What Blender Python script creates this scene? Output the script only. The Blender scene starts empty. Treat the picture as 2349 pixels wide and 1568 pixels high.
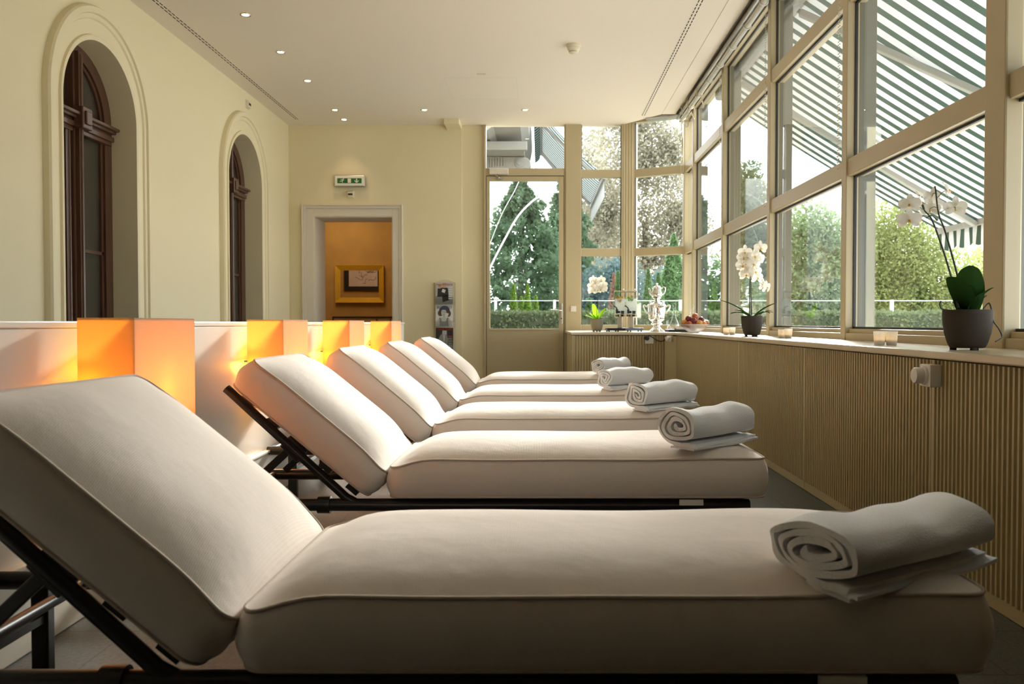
import bpy, bmesh, math, random
import numpy as np
from mathutils import Vector, Matrix
random.seed(7)
rng = np.random.default_rng(7)
PI = math.pi
SC = bpy.context.scene
COL = SC.collection

# ------------------------------------------------------------------ camera, sky, exposure
cam_d = bpy.data.cameras.new('camera')
cam_d.sensor_width = 36.0
cam_d.lens = 1900 / 2349 * 36.0
cam_d.shift_x = -63.5 / 2349
cam_d.clip_start = 0.05
cam_d.clip_end = 300
cam_d.dof.use_dof = True
cam_d.dof.focus_distance = 4.0
cam_d.dof.aperture_fstop = 5.6
cam = bpy.data.objects.new('camera', cam_d)
COL.objects.link(cam)
cam.location = (0, 0, 0.9)
cam.rotation_euler = (PI / 2 - math.atan(44 / 1900), 0, 0)
SC.camera = cam

SC.view_settings.view_transform = 'Standard'
SC.view_settings.look = 'None'
SC.view_settings.gamma = 1.0
SC.view_settings.use_curve_mapping = False
SC.view_settings.exposure = 0.42
SC.cycles.use_denoising = True
SC.cycles.max_bounces = 10
SC.cycles.diffuse_bounces = 5
SC.cycles.glossy_bounces = 4
SC.cycles.transmission_bounces = 8
SC.cycles.transparent_max_bounces = 24
SC.cycles.sample_clamp_indirect = 8.0
SC.cycles.caustics_reflective = False
SC.cycles.caustics_refractive = False

SKY = 5.0
w = bpy.data.worlds.new('overcast_sky')
SC.world = w
w.use_nodes = True
bgn = w.node_tree.nodes['Background']
bgn.inputs['Color'].default_value = (0.95, 0.975, 1.0, 1)
bgn.inputs['Strength'].default_value = SKY
# hazy sun low behind the garden trees, beyond the far wing
sun_d = bpy.data.lights.new('hazy_sun', 'SUN')
sun_d.energy = 18.5
sun_d.angle = math.radians(10)
sun_d.color = (1.0, 0.95, 0.88)
sun = bpy.data.objects.new('hazy_sun', sun_d)
COL.objects.link(sun)
SUN_EL, SUN_AZ = math.radians(19.0), math.radians(15)
sun.rotation_euler = Vector((math.sin(SUN_AZ) * math.cos(SUN_EL), math.cos(SUN_AZ) * math.cos(SUN_EL), math.sin(SUN_EL))).to_track_quat('Z', 'Y').to_euler()


# ------------------------------------------------------------------ materials
MATS = {}


def nmat(name):
    m = bpy.data.materials.new(name)
    m.use_nodes = True
    nt = m.node_tree
    return m, nt, nt.nodes['Principled BSDF']


def pmat(name, col, rough=0.5, metal=0.0, spec=0.5, var=0.0, vscale=6.0, bump=0.0, bscale=60.0, coords='Object', sheen=0.0, stretch=None):
    """plain principled surface with an optional procedural mottling and bump"""
    if name in MATS:
        return MATS[name]
    m, nt, b = nmat(name)
    b.inputs['Base Color'].default_value = (*col, 1)
    b.inputs['Roughness'].default_value = rough
    b.inputs['Metallic'].default_value = metal
    b.inputs['Specular IOR Level'].default_value = spec
    if sheen:
        b.inputs['Sheen Weight'].default_value = sheen
    tc = nt.nodes.new('ShaderNodeTexCoord')
    src = tc.outputs[coords]
    if stretch:
        mp = nt.nodes.new('ShaderNodeMapping')
        mp.inputs['Scale'].default_value = stretch
        nt.links.new(src, mp.inputs['Vector'])
        src = mp.outputs['Vector']
    if var:
        n = nt.nodes.new('ShaderNodeTexNoise')
        n.inputs['Scale'].default_value = vscale
        n.inputs['Detail'].default_value = 5
        nt.links.new(src, n.inputs['Vector'])
        r = nt.nodes.new('ShaderNodeMix')
        r.data_type = 'RGBA'
        r.inputs[6].default_value = (*[c * (1 - var) for c in col], 1)
        r.inputs[7].default_value = (*[min(1, c * (1 + var)) for c in col], 1)
        nt.links.new(n.outputs['Fac'], r.inputs[0])
        nt.links.new(r.outputs[2], b.inputs['Base Color'])
    if bump:
        n2 = nt.nodes.new('ShaderNodeTexNoise')
        n2.inputs['Scale'].default_value = bscale
        n2.inputs['Detail'].default_value = 4
        nt.links.new(src, n2.inputs['Vector'])
        bp = nt.nodes.new('ShaderNodeBump')
        bp.inputs['Strength'].default_value = bump
        bp.inputs['Distance'].default_value = 0.01
        nt.links.new(n2.outputs['Fac'], bp.inputs['Height'])
        nt.links.new(bp.outputs['Normal'], b.inputs['Normal'])
    MATS[name] = m
    return m


def glassmat(name, tint=(0.97, 0.99, 0.98), refl=0.96, rough=0.0):
    """thin clear pane: transparent with Schlick reflection"""
    m, nt, b = nmat(name)
    nt.nodes.remove(b)
    out = nt.nodes['Material Output']
    tr = nt.nodes.new('ShaderNodeBsdfTransparent')
    tr.inputs['Color'].default_value = (*tint, 1)
    gl = nt.nodes.new('ShaderNodeBsdfGlossy')
    gl.inputs['Roughness'].default_value = rough
    lw = nt.nodes.new('ShaderNodeLayerWeight')
    lw.inputs['Blend'].default_value = 0.5
    pw = nt.nodes.new('ShaderNodeMath'); pw.operation = 'POWER'; pw.inputs[1].default_value = 5.0
    ma = nt.nodes.new('ShaderNodeMath'); ma.operation = 'MULTIPLY_ADD'
    ma.inputs[1].default_value = refl - 0.04; ma.inputs[2].default_value = 0.04
    mx = nt.nodes.new('ShaderNodeMixShader')
    nt.links.new(lw.outputs['Facing'], pw.inputs[0])
    nt.links.new(pw.outputs[0], ma.inputs[0])
    nt.links.new(ma.outputs[0], mx.inputs[0])
    nt.links.new(tr.outputs[0], mx.inputs[1])
    nt.links.new(gl.outputs[0], mx.inputs[2])
    nt.links.new(mx.outputs[0], out.inputs['Surface'])
    return m


def translucentmat(name, col, tcol, mix=0.5, stripe=None, noise=0.0):
    """diffuse + translucent cloth or leaf; stripe=(axis, period, share, colour, tcolour)"""
    m, nt, b = nmat(name)
    nt.nodes.remove(b)
    out = nt.nodes['Material Output']
    d = nt.nodes.new('ShaderNodeBsdfDiffuse'); d.inputs['Color'].default_value = (*col, 1)
    t = nt.nodes.new('ShaderNodeBsdfTranslucent'); t.inputs['Color'].default_value = (*tcol, 1)
    mx = nt.nodes.new('ShaderNodeMixShader'); mx.inputs[0].default_value = mix
    nt.links.new(d.outputs[0], mx.inputs[1]); nt.links.new(t.outputs[0], mx.inputs[2])
    nt.links.new(mx.outputs[0], out.inputs['Surface'])
    tc = nt.nodes.new('ShaderNodeTexCoord')
    if stripe:
        ax, per, share, sc, stc = stripe
        sp = nt.nodes.new('ShaderNodeSeparateXYZ')
        nt.links.new(tc.outputs['Object'], sp.inputs[0])
        dv = nt.nodes.new('ShaderNodeMath'); dv.operation = 'DIVIDE'; dv.inputs[1].default_value = per
        fr = nt.nodes.new('ShaderNodeMath'); fr.operation = 'FRACT'
        lt = nt.nodes.new('ShaderNodeMath'); lt.operation = 'LESS_THAN'; lt.inputs[1].default_value = share
        nt.links.new(sp.outputs[ax], dv.inputs[0]); nt.links.new(dv.outputs[0], fr.inputs[0]); nt.links.new(fr.outputs[0], lt.inputs[0])
        for node, c0, c1 in ((d, col, sc), (t, tcol, stc)):
            r = nt.nodes.new('ShaderNodeMix'); r.data_type = 'RGBA'
            r.inputs[6].default_value = (*c0, 1); r.inputs[7].default_value = (*c1, 1)
            nt.links.new(lt.outputs[0], r.inputs[0]); nt.links.new(r.outputs[2], node.inputs['Color'])
    elif noise:
        n = nt.nodes.new('ShaderNodeTexNoise'); n.inputs['Scale'].default_value = 2.2; n.inputs['Detail'].default_value = 6
        nt.links.new(tc.outputs['Object'], n.inputs['Vector'])
        for node, c in ((d, col), (t, tcol)):
            r = nt.nodes.new('ShaderNodeMix'); r.data_type = 'RGBA'
            r.inputs[6].default_value = (*[x * (1 - noise) for x in c], 1)
            r.inputs[7].default_value = (*[min(1, x * (1 + noise)) for x in c], 1)
            nt.links.new(n.outputs['Fac'], r.inputs[0]); nt.links.new(r.outputs[2], node.inputs['Color'])
    return m


def emat(name, col, strength):
    m, nt, b = nmat(name)
    b.inputs['Base Color'].default_value = (*col, 1)
    b.inputs['Emission Color'].default_value = (*col, 1)
    b.inputs['Emission Strength'].default_value = strength
    return m


def fabricmat(name, col, period, axis):
    """woven upholstery with a fine ribbed weave in the bump"""
    m, nt, b = nmat(name)
    b.inputs['Base Color'].default_value = (*col, 1)
    b.inputs['Roughness'].default_value = 0.92
    b.inputs['Specular IOR Level'].default_value = 0.15
    b.inputs['Sheen Weight'].default_value = 0.15
    tc = nt.nodes.new('ShaderNodeTexCoord')
    wv = nt.nodes.new('ShaderNodeTexWave')
    wv.bands_direction = axis
    wv.inputs['Scale'].default_value = 0.314 / period
    wv.inputs['Distortion'].default_value = 0.6
    wv.inputs['Detail'].default_value = 1
    n = nt.nodes.new('ShaderNodeTexNoise'); n.inputs['Scale'].default_value = 7; n.inputs['Detail'].default_value = 3
    n2 = nt.nodes.new('ShaderNodeTexNoise'); n2.inputs['Scale'].default_value = 400
    for q in (wv, n, n2):
        nt.links.new(tc.outputs['Object'], q.inputs['Vector'])
    b1 = nt.nodes.new('ShaderNodeBump'); b1.inputs['Strength'].default_value = 0.14; b1.inputs['Distance'].default_value = 0.0015
    b2 = nt.nodes.new('ShaderNodeBump'); b2.inputs['Strength'].default_value = 0.25; b2.inputs['Distance'].default_value = 0.02
    b3 = nt.nodes.new('ShaderNodeBump'); b3.inputs['Strength'].default_value = 0.2; b3.inputs['Distance'].default_value = 0.002
    nt.links.new(wv.outputs['Fac'], b1.inputs['Height'])
    nt.links.new(n.outputs['Fac'], b2.inputs['Height'])
    nt.links.new(n2.outputs['Fac'], b3.inputs['Height'])
    nt.links.new(b1.outputs[0], b2.inputs['Normal']); nt.links.new(b2.outputs[0], b3.inputs['Normal'])
    nt.links.new(b3.outputs[0], b.inputs['Normal'])
    return m


def tilemat(name, c1, c2, size):
    m, nt, b = nmat(name)
    tc = nt.nodes.new('ShaderNodeTexCoord')
    br = nt.nodes.new('ShaderNodeTexBrick')
    br.offset = 0.5
    br.inputs['Color1'].default_value = (*c1, 1); br.inputs['Color2'].default_value = (*c2, 1)
    br.inputs['Mortar'].default_value = (0.03, 0.032, 0.03, 1)
    br.inputs['Scale'].default_value = 1.0
    br.inputs['Mortar Size'].default_value = 0.003
    br.inputs['Brick Width'].default_value = size; br.inputs['Row Height'].default_value = size / 2
    n = nt.nodes.new('ShaderNodeTexNoise'); n.inputs['Scale'].default_value = 90; n.inputs['Detail'].default_value = 6
    mx = nt.nodes.new('ShaderNodeMix'); mx.data_type = 'RGBA'; mx.blend_type = 'MULTIPLY'; mx.inputs[0].default_value = 0.6
    cr = nt.nodes.new('ShaderNodeValToRGB')
    cr.color_ramp.elements[0].color = (0.35, 0.35, 0.35, 1); cr.color_ramp.elements[0].position = 0.35
    cr.color_ramp.elements[1].position = 0.65; cr.color_ramp.elements[1].color = (1.3, 1.3, 1.3, 1)
    nt.links.new(tc.outputs['Object'], br.inputs['Vector']); nt.links.new(tc.outputs['Object'], n.inputs['Vector'])
    nt.links.new(n.outputs['Fac'], cr.inputs[0])
    nt.links.new(br.outputs['Color'], mx.inputs[6]); nt.links.new(cr.outputs[0], mx.inputs[7])
    nt.links.new(mx.outputs[2], b.inputs['Base Color'])
    b.inputs['Roughness'].default_value = 0.45
    return m


M = {
    'wall': pmat('cream_paint', (0.81, 0.72, 0.49), 0.75, var=0.02, vscale=2, bump=0.06, bscale=120),
    'moulding': pmat('cream_moulding_paint', (0.81, 0.72, 0.49), 0.6),
    'casing': pmat('pale_casing_paint', (0.74, 0.68, 0.58), 0.5),
    'ceiling': pmat('ceiling_paint', (0.86, 0.79, 0.69), 0.85, var=0.01, vscale=1.5),
    'partition': pmat('white_partition_paint', (0.67, 0.62, 0.54), 0.35, var=0.01),
    'frame': pmat('champagne_frame_paint', (0.51, 0.425, 0.265), 0.38),
    'shaded_fin': pmat('shaded_grey_green_fin', (0.11, 0.118, 0.10), 0.4),  # grey paint, darkened to hold the awning's shade in its colour
    'gasket': pmat('black_gasket', (0.02, 0.022, 0.025), 0.5),
    'counter': pmat('counter_paint', (0.66, 0.57, 0.41), 0.22),
    'ribbed': pmat('ribbed_panel_paint', (0.54, 0.44, 0.24), 0.45),
    'floor': tilemat('slate_tiles', (0.085, 0.09, 0.08), (0.075, 0.08, 0.07), 0.6),
    'walnut': pmat('dark_walnut', (0.11, 0.055, 0.034), 0.28, var=0.4, vscale=5, stretch=(8, 8, 0.6)),
    'darkglass': pmat('dark_room_glass', (0.06, 0.052, 0.04), 0.08),
    'glass': glassmat('window_glass', (0.97, 0.99, 0.985)),
    'clear': glassmat('clear_glass', (0.985, 0.99, 0.99)),
    'frost': None,
    'black': pmat('black_metal', (0.012, 0.011, 0.010), 0.32),
    'blackpl': pmat('black_plastic', (0.014, 0.015, 0.018), 0.5),
    'seat_fab': fabricmat('cream_upholstery', (0.80, 0.71, 0.635), 0.0032, 'X'),
    'piping': pmat('shaded_cream_piping', (0.54, 0.46, 0.39), 0.9, spec=0.1),  # cream darkened so the piping carries the shadow line below it
    'towel': pmat('white_towelling', (0.86, 0.86, 0.88), 0.95, spec=0.1, bump=0.35, bscale=260, sheen=0.3),
    'steel': pmat('polished_steel', (0.85, 0.84, 0.82), 0.06, metal=1.0),
    'brushed': pmat('brushed_steel', (0.6, 0.58, 0.55), 0.3, metal=1.0),
    'warmsteel': pmat('champagne_steel', (0.62, 0.54, 0.44), 0.25, metal=1.0),
    'plastic': pmat('white_plastic', (0.80, 0.77, 0.70), 0.4),
    'cream_pl': pmat('cream_plastic', (0.75, 0.68, 0.52), 0.45),
    'green': pmat('exit_green', (0.012, 0.14, 0.035), 0.4),
    'signwhite': pmat('sign_white', (0.80, 0.78, 0.70), 0.5),
    'gold': pmat('gold_leaf', (0.78, 0.47, 0.035), 0.32, metal=0.35, var=0.12, vscale=9),
    'mirror': pmat('mirror_silver', (0.9, 0.88, 0.85), 0.02, metal=1.0),
    'ochre': pmat('ochre_wallpaper', (0.50, 0.30, 0.09), 0.85, var=0.16, vscale=5),
    'pot': pmat('taupe_stoneware', (0.055, 0.045, 0.036), 0.75, spec=0.2, bump=0.1, bscale=200),
    'potlight': pmat('light_taupe_stoneware', (0.26, 0.22, 0.165), 0.7, bump=0.1, bscale=200),
    'soil': pmat('bark_substrate', (0.07, 0.045, 0.03), 0.95),
    'stem': pmat('dark_stem', (0.03, 0.035, 0.02), 0.5),
    'stake': pmat('green_stake', (0.10, 0.12, 0.05), 0.5),
    'orleaf': translucentmat('orchid_leaf', (0.02, 0.05, 0.015), (0.03, 0.075, 0.01), 0.3),
    'orleafbright': translucentmat('bright_orchid_leaf', (0.12, 0.26, 0.03), (0.35, 0.62, 0.03), 0.5),
    'petal': translucentmat('orchid_petal', (0.88, 0.85, 0.78), (0.85, 0.80, 0.68), 0.42),
    'lip': pmat('orchid_lip', (0.75, 0.45, 0.06), 0.5),
    'shade': translucentmat('lampshade_cloth', (0.80, 0.74, 0.66), (1.0, 0.66, 0.20), 0.70),
    'bulb': emat('warm_bulb', (1.0, 0.50, 0.10), 30.0),
    'downlens': emat('downlight_lens', (1.0, 0.80, 0.52), 14.0),
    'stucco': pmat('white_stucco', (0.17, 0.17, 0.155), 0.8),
    'ground': pmat('terrace_gravel', (0.55, 0.53, 0.49), 0.95, var=0.12, vscale=20),
    'awnmetal': pmat('grey_awning_metal', (0.34, 0.34, 0.32), 0.45),
    'blindmetal': pmat('blind_tube_metal', (0.62, 0.60, 0.55), 0.3, metal=0.4),
    'cord': pmat('cream_cord', (0.62, 0.54, 0.38), 0.8),
    'wax': pmat('candle_wax', (0.85, 0.80, 0.70), 0.5),
    'flame': emat('candle_flame', (1.0, 0.62, 0.25), 12.0),
    'railing': pmat('white_railing', (0.85, 0.86, 0.87), 0.4),
    'dark': pmat('dark_slot', (0.02, 0.02, 0.02), 0.8),
    'bark': pmat('tree_bark', (0.09, 0.07, 0.05), 0.9, var=0.3, vscale=12),
}
M['frost'] = translucentmat('frosted_cup', (0.88, 0.87, 0.85), (0.92, 0.90, 0.86), 0.6)
AW_W, AW_G = (0.80, 0.80, 0.77), (0.036, 0.075, 0.06)
M['awning'] = translucentmat('striped_awning_cloth', AW_W, (0.175, 0.18, 0.18), 0.5, stripe=('Y', 0.165, 0.45, AW_G, (0.015, 0.028, 0.022)))
M['awning_far'] = translucentmat('striped_far_awning_cloth', (0.62, 0.64, 0.64), (0.17, 0.18, 0.18), 0.6, stripe=('Y', 0.20, 0.40, (0.02, 0.10, 0.09), (0.004, 0.02, 0.018)))


def leafmat(name, c, noise=0.5, t=1.35):
    return translucentmat(name, c, tuple(min(1, x * t) for x in c), 0.4, noise=noise)


# ------------------------------------------------------------------ mesh building
class MB:
    def __init__(s):
        s.v = []; s.f = []

    def add(s, vs, fs):
        o = len(s.v)
        s.v += [tuple(p) for p in vs]
        s.f += [tuple(i + o for i in q) for q in fs]
        return s

    def box(s, x0, x1, y0, y1, z0, z1):
        vs = [(x, y, z) for z in (z0, z1) for y in (y0, y1) for x in (x0, x1)]
        return s.add(vs, [(0, 2, 3, 1), (4, 5, 7, 6), (0, 1, 5, 4), (2, 6, 7, 3), (0, 4, 6, 2), (1, 3, 7, 5)])

    def bar(s, a, b, wd, ht, up=(0, 0, 1)):
        a = Vector(a); b = Vector(b); d = (b - a).normalized(); up = Vector(up)
        sx = d.cross(up)
        if sx.length < 1e-4:
            sx = d.cross(Vector((1, 0, 0)))
        sx.normalize(); u = sx.cross(d).normalized()
        vs = []
        for p in (a, b):
            for i, j in ((-1, -1), (1, -1), (1, 1), (-1, 1)):
                vs.append(p + sx * (i * wd / 2) + u * (j * ht / 2))
        return s.add(vs, [(3, 2, 1, 0), (4, 5, 6, 7), (0, 1, 5, 4), (1, 2, 6, 5), (2, 3, 7, 6), (3, 0, 4, 7)])

    def tube(s, pts, r, n=10, closed=False, cap=True):
        pts = [Vector(p) for p in pts]
        m = len(pts)
        rr = r if isinstance(r, (list, tuple)) else [r] * m
        rings = []
        prev = None
        for i, p in enumerate(pts):
            if closed:
                d = pts[(i + 1) % m] - pts[i - 1]
            else:
                d = pts[min(i + 1, m - 1)] - pts[max(i - 1, 0)]
            if d.length < 1e-9:
                d = Vector((0, 0, 1))
            d.normalize()
            if prev is None:
                ref = Vector((0, 0, 1)) if abs(d.z) < 0.9 else Vector((1, 0, 0))
                nx = d.cross(ref).normalized()
            else:
                nx = (prev - d * prev.dot(d))
                nx = nx.normalized() if nx.length > 1e-6 else d.orthogonal().normalized()
            prev = nx
            ny = d.cross(nx)
            rings.append([p + (nx * math.cos(t) + ny * math.sin(t)) * rr[i] for t in [2 * PI * k / n for k in range(n)]])
        vs = [q for ring in rings for q in ring]
        fs = []
        for i in range(m if closed else m - 1):
            j = (i + 1) % m
            for k in range(n):
                k2 = (k + 1) % n
                fs.append((i * n + k, i * n + k2, j * n + k2, j * n + k))
        if cap and not closed:
            fs.append(tuple(range(n))[::-1]); fs.append(tuple((m - 1) * n + k for k in range(n)))
        return s.add(vs, fs)

    def lathe(s, prof, n=32, c=(0, 0, 0), sx=1.0, sy=1.0, capb=True, capt=True):
        vs = [(c[0] + r * sx * math.cos(2 * PI * k / n), c[1] + r * sy * math.sin(2 * PI * k / n), c[2] + z) for r, z in prof for k in range(n)]
        fs = []
        for i in range(len(prof) - 1):
            for k in range(n):
                k2 = (k + 1) % n
                fs.append((i * n + k, i * n + k2, (i + 1) * n + k2, (i + 1) * n + k))
        if capb and prof[0][0] > 1e-6:
            fs.append(tuple(range(n))[::-1])
        if capt and prof[-1][0] > 1e-6:
            fs.append(tuple((len(prof) - 1) * n + k for k in range(n)))
        return s.add(vs, fs)

    def ball(s, c, r, n=14, m=9, sz=1.0):
        prof = [(r * math.sin(PI * i / m), -r * sz * math.cos(PI * i / m)) for i in range(m + 1)]
        prof[0] = (1e-4, prof[0][1]); prof[-1] = (1e-4, prof[-1][1])
        return s.lathe(prof, n, c)

    def prism(s, poly, a, b):
        """poly: points; extruded from offset vector a to offset vector b"""
        n = len(poly)
        a = Vector(a); b = Vector(b)
        vs = [Vector(p) + a for p in poly] + [Vector(p) + b for p in poly]
        fs = [tuple(range(n))[::-1], tuple(range(n, 2 * n))]
        fs += [(i, (i + 1) % n, n + (i + 1) % n, n + i) for i in range(n)]
        return s.add(vs, fs)

    def grid(s, fn, nu, nv):
        vs = [fn(i / nu, j / nv) for i in range(nu + 1) for j in range(nv + 1)]
        fs = [(i * (nv + 1) + j, (i + 1) * (nv + 1) + j, (i + 1) * (nv + 1) + j + 1, i * (nv + 1) + j + 1) for i in range(nu) for j in range(nv)]
        return s.add(vs, fs)

    def move(s, mat):
        s.v = [tuple(mat @ Vector(p)) for p in s.v]
        return s

    def mesh(s, name, smooth=None, weld=False):
        me = bpy.data.meshes.new(name)
        me.from_pydata(s.v, [], s.f)
        me.validate()
        bm = bmesh.new(); bm.from_mesh(me)
        if weld:
            bmesh.ops.remove_doubles(bm, verts=bm.verts, dist=1e-5)
        bmesh.ops.recalc_face_normals(bm, faces=bm.faces)
        bm.to_mesh(me); bm.free()
        if smooth is not None:
            for p in me.polygons:
                p.use_smooth = True
            if smooth < 170:
                me.set_sharp_from_angle(angle=math.radians(smooth))
        return me


def link(name, me, mat, parent=None, loc=None):
    o = bpy.data.objects.new(name, me)
    COL.objects.link(o)
    if mat is not None:
        me.materials.append(mat)
    if parent:
        o.parent = parent
    if loc:
        o.location = loc
    return o


def part(name, mb, mat, parent, smooth=None, bevel=0.0, seg=2, label=None, weld=False):
    o = link(name, mb.mesh(name, smooth, weld), mat, parent)
    if bevel:
        md = o.modifiers.new('bevel', 'BEVEL'); md.width = bevel; md.segments = seg; md.limit_method = 'ANGLE'; md.angle_limit = math.radians(50)
    if label:
        o['label'] = label
    return o


def struct(name, mb, mat, parent=None, smooth=None, bevel=0.0):
    o = part(name, mb, mat, parent, smooth, bevel)
    if not parent:
        o['kind'] = 'structure'
    return o


def struct_root(name, loc=(0, 0, 0)):
    o = bpy.data.objects.new(name, None); COL.objects.link(o); o.location = loc
    o['kind'] = 'structure'
    o.empty_display_size = 0.1
    return o


def tag(o, label, cat, group=None, kind=None):
    o['label'] = label; o['category'] = cat
    if group:
        o['group'] = group
    if kind:
        o['kind'] = kind
    return o


def thing(name, label, cat, loc=(0, 0, 0), rz=0.0, group=None):
    o = bpy.data.objects.new(name, None); COL.objects.link(o)
    o.empty_display_size = 0.1
    o.location = loc; o.rotation_euler = (0, 0, rz)
    return tag(o, label, cat, group)


def solo(name, mb, mat, label, cat, loc=(0, 0, 0), rz=0.0, group=None, smooth=None, bevel=0.0):
    o = part(name, mb, mat, None, smooth, bevel)
    o.location = loc; o.rotation_euler = (0, 0, rz)
    return tag(o, label, cat, group)


def dup(root, loc, label, rz=None, group=None):
    """copy a thing with its parts and sub-parts"""
    r = root.copy(); COL.objects.link(r); r.location = loc
    if rz is not None:
        r.rotation_euler = (0, 0, rz)
    r['label'] = label
    if group:
        r['group'] = group
    for ch in list(root.children):
        c = ch.copy(); COL.objects.link(c); c.parent = r
        for g in list(ch.children):
            d = g.copy(); COL.objects.link(d); d.parent = c
    return r


def text_part(name, txt, size, mat, parent, loc, rot, width=None, extrude=0.0006):
    cu = bpy.data.curves.new(name, 'FONT')
    cu.body = txt; cu.size = size; cu.align_x = 'CENTER'; cu.align_y = 'CENTER'; cu.extrude = extrude
    tmp = bpy.data.objects.new('t', cu); COL.objects.link(tmp)
    bpy.context.view_layer.update()
    me = bpy.data.meshes.new_from_object(tmp)
    bpy.data.objects.remove(tmp)
    me.name = name
    if width:
        xs = [v.co.x for v in me.vertices]
        k = width / (max(xs) - min(xs))
        for v in me.vertices:
            v.co.x *= k
    o = link(name, me, mat, parent)
    o.location = loc; o.rotation_euler = rot
    return o


def arc(cx, cy, r, a0, a1, n):
    return [(cx + r * math.cos(a0 + (a1 - a0) * i / n), cy + r * math.sin(a0 + (a1 - a0) * i / n)) for i in range(n + 1)]


# ------------------------------------------------------------------ room dimensions (metres)
XL = -3.257            # left wall
YB = 10.80             # back wall
YF = -2.0              # wall behind the camera
ZC = 3.46              # ceiling
XW = 1.86              # glass wall
XS, XP = 1.40, 1.42    # counter edge, ribbed panel face
ZS = 0.80              # counter top
XPART = -1.41          # partition face
POSTS = [10.45, 9.84, 8.24, 6.57, 4.94, 3.33, 1.73, 0.13, -1.45]
ZT1, ZT2 = 1.815, 2.83  # transoms
WING0, WING1 = 0.54, 1.057
CH0, CH1 = (1.22, 10.80), (1.86, 10.45)

# ------------------------------------------------------------------ floor, ceiling, walls
struct('floor', MB().box(XL - 0.4, 2.0, YF - 0.2, 14.2, -0.1, 0.0), M['floor'])
cm = MB()
poly = [(XL - 0.3, YF - 0.1), (1.50, YF - 0.1), (1.50, 10.24), (1.06, 10.79), (1.06, 10.9), (XL - 0.3, 10.9)]
cm.prism([(x, y, 0) for x, y in poly], (0, 0, ZC), (0, 0, ZC + 0.05))
cm.box(1.50, 1.665, YF, 10.22, ZC - 0.004, ZC + 0.05)
cm.box(XL - 0.3, 2.05, YF - 0.1, 11.0, ZC + 0.20, ZC + 0.32)
struct('ceiling', cm, M['ceiling'])
struct('wall_front', MB().box(XL - 0.3, 2.0, YF - 0.2, YF, 0, ZC + 0.2), pmat('low_bounce_brown', (0.10, 0.065, 0.04), 0.6))  # unseen wall, coloured dark to cut light bounced onto the near loungers

# left wall with two arched openings
ARCH = [(6.165, 'a'), (9.165, 'b')]
AR, ASP, DEEP = 0.51, 2.45, 0.22
wl = MB()
NA = 40


def wl_quad(y0, y1, z00, z01, z10, z11):
    wl.add([(XL, y0, z00), (XL, y1, z10), (XL, y1, z11), (XL, y0, z01)], [(0, 1, 2, 3)])


edges = [YF] + [e for c, _ in ARCH for e in (c - AR, c + AR)] + [YB + 0.02]
for i in range(0, len(edges), 2):
    wl_quad(edges[i], edges[i + 1], 0, ZC + 0.05, 0, ZC + 0.05)
for c, _ in ARCH:
    pts = [(c - AR * math.cos(PI * k / NA), ASP + AR * math.sin(PI * k / NA)) for k in range(NA + 1)]
    for k in range(NA):
        wl_quad(pts[k][0], pts[k + 1][0], pts[k][1], ZC + 0.05, pts[k + 1][1], ZC + 0.05)
    path = [(c - AR, 0)] + pts + [(c + AR, 0)]
    for k in range(len(path) - 1):
        (ya, za), (yb, zb) = path[k], path[k + 1]
        wl.add([(XL, ya, za), (XL, yb, zb), (XL - DEEP - 0.02, yb, zb), (XL - DEEP - 0.02, ya, za)], [(0, 1, 2, 3)])
struct('wall_left', wl, M['wall'])
wb = MB().box(XL - 0.75, XL - 0.70, YF, YB + 0.4, 0, ZC)
struct('wall_left_room', wb, M['walnut'])['kind'] = 'structure'

# moulded bands around the arches
for n_, (c, _) in enumerate(ARCH):
    tm = MB()
    # cross-section rows: (outset from the opening edge, height off the wall)
    prof = [(0.0, 0.0), (0.0, 0.026), (0.020, 0.032), (0.030, 0.030), (0.034, 0.014), (0.118, 0.016), (0.126, 0.030), (0.150, 0.034), (0.156, 0.050), (0.19, 0.054), (0.200, 0.04), (0.205, 0.0)]

    def ring(t, o):
        if t < 0:
            return (c - AR - o, max(0, ASP * (1 + t)))
        if t > 1:
            return (c + AR + o, max(0, ASP * (2 - t)))
        a = PI * t
        return (c - (AR + o) * math.cos(a), ASP + (AR + o * 1.22) * math.sin(a))
    ts = [-1.0, -0.5, -0.0001] + [k / 48 for k in range(1, 48)] + [1.0001, 1.5, 2.0]
    vs = []
    for t in ts:
        for o, h in prof:
            y, z = ring(t, o)
            vs.append((XL + h, y, z))
    m_ = len(prof)
    fs = [(i * m_ + j, (i + 1) * m_ + j, (i + 1) * m_ + j + 1, i * m_ + j + 1) for i in range(len(ts) - 1) for j in range(m_ - 1)]
    tm.add(vs, fs)
    struct('trim_%d' % (n_ + 1), tm, M['moulding'], smooth=22)

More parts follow.
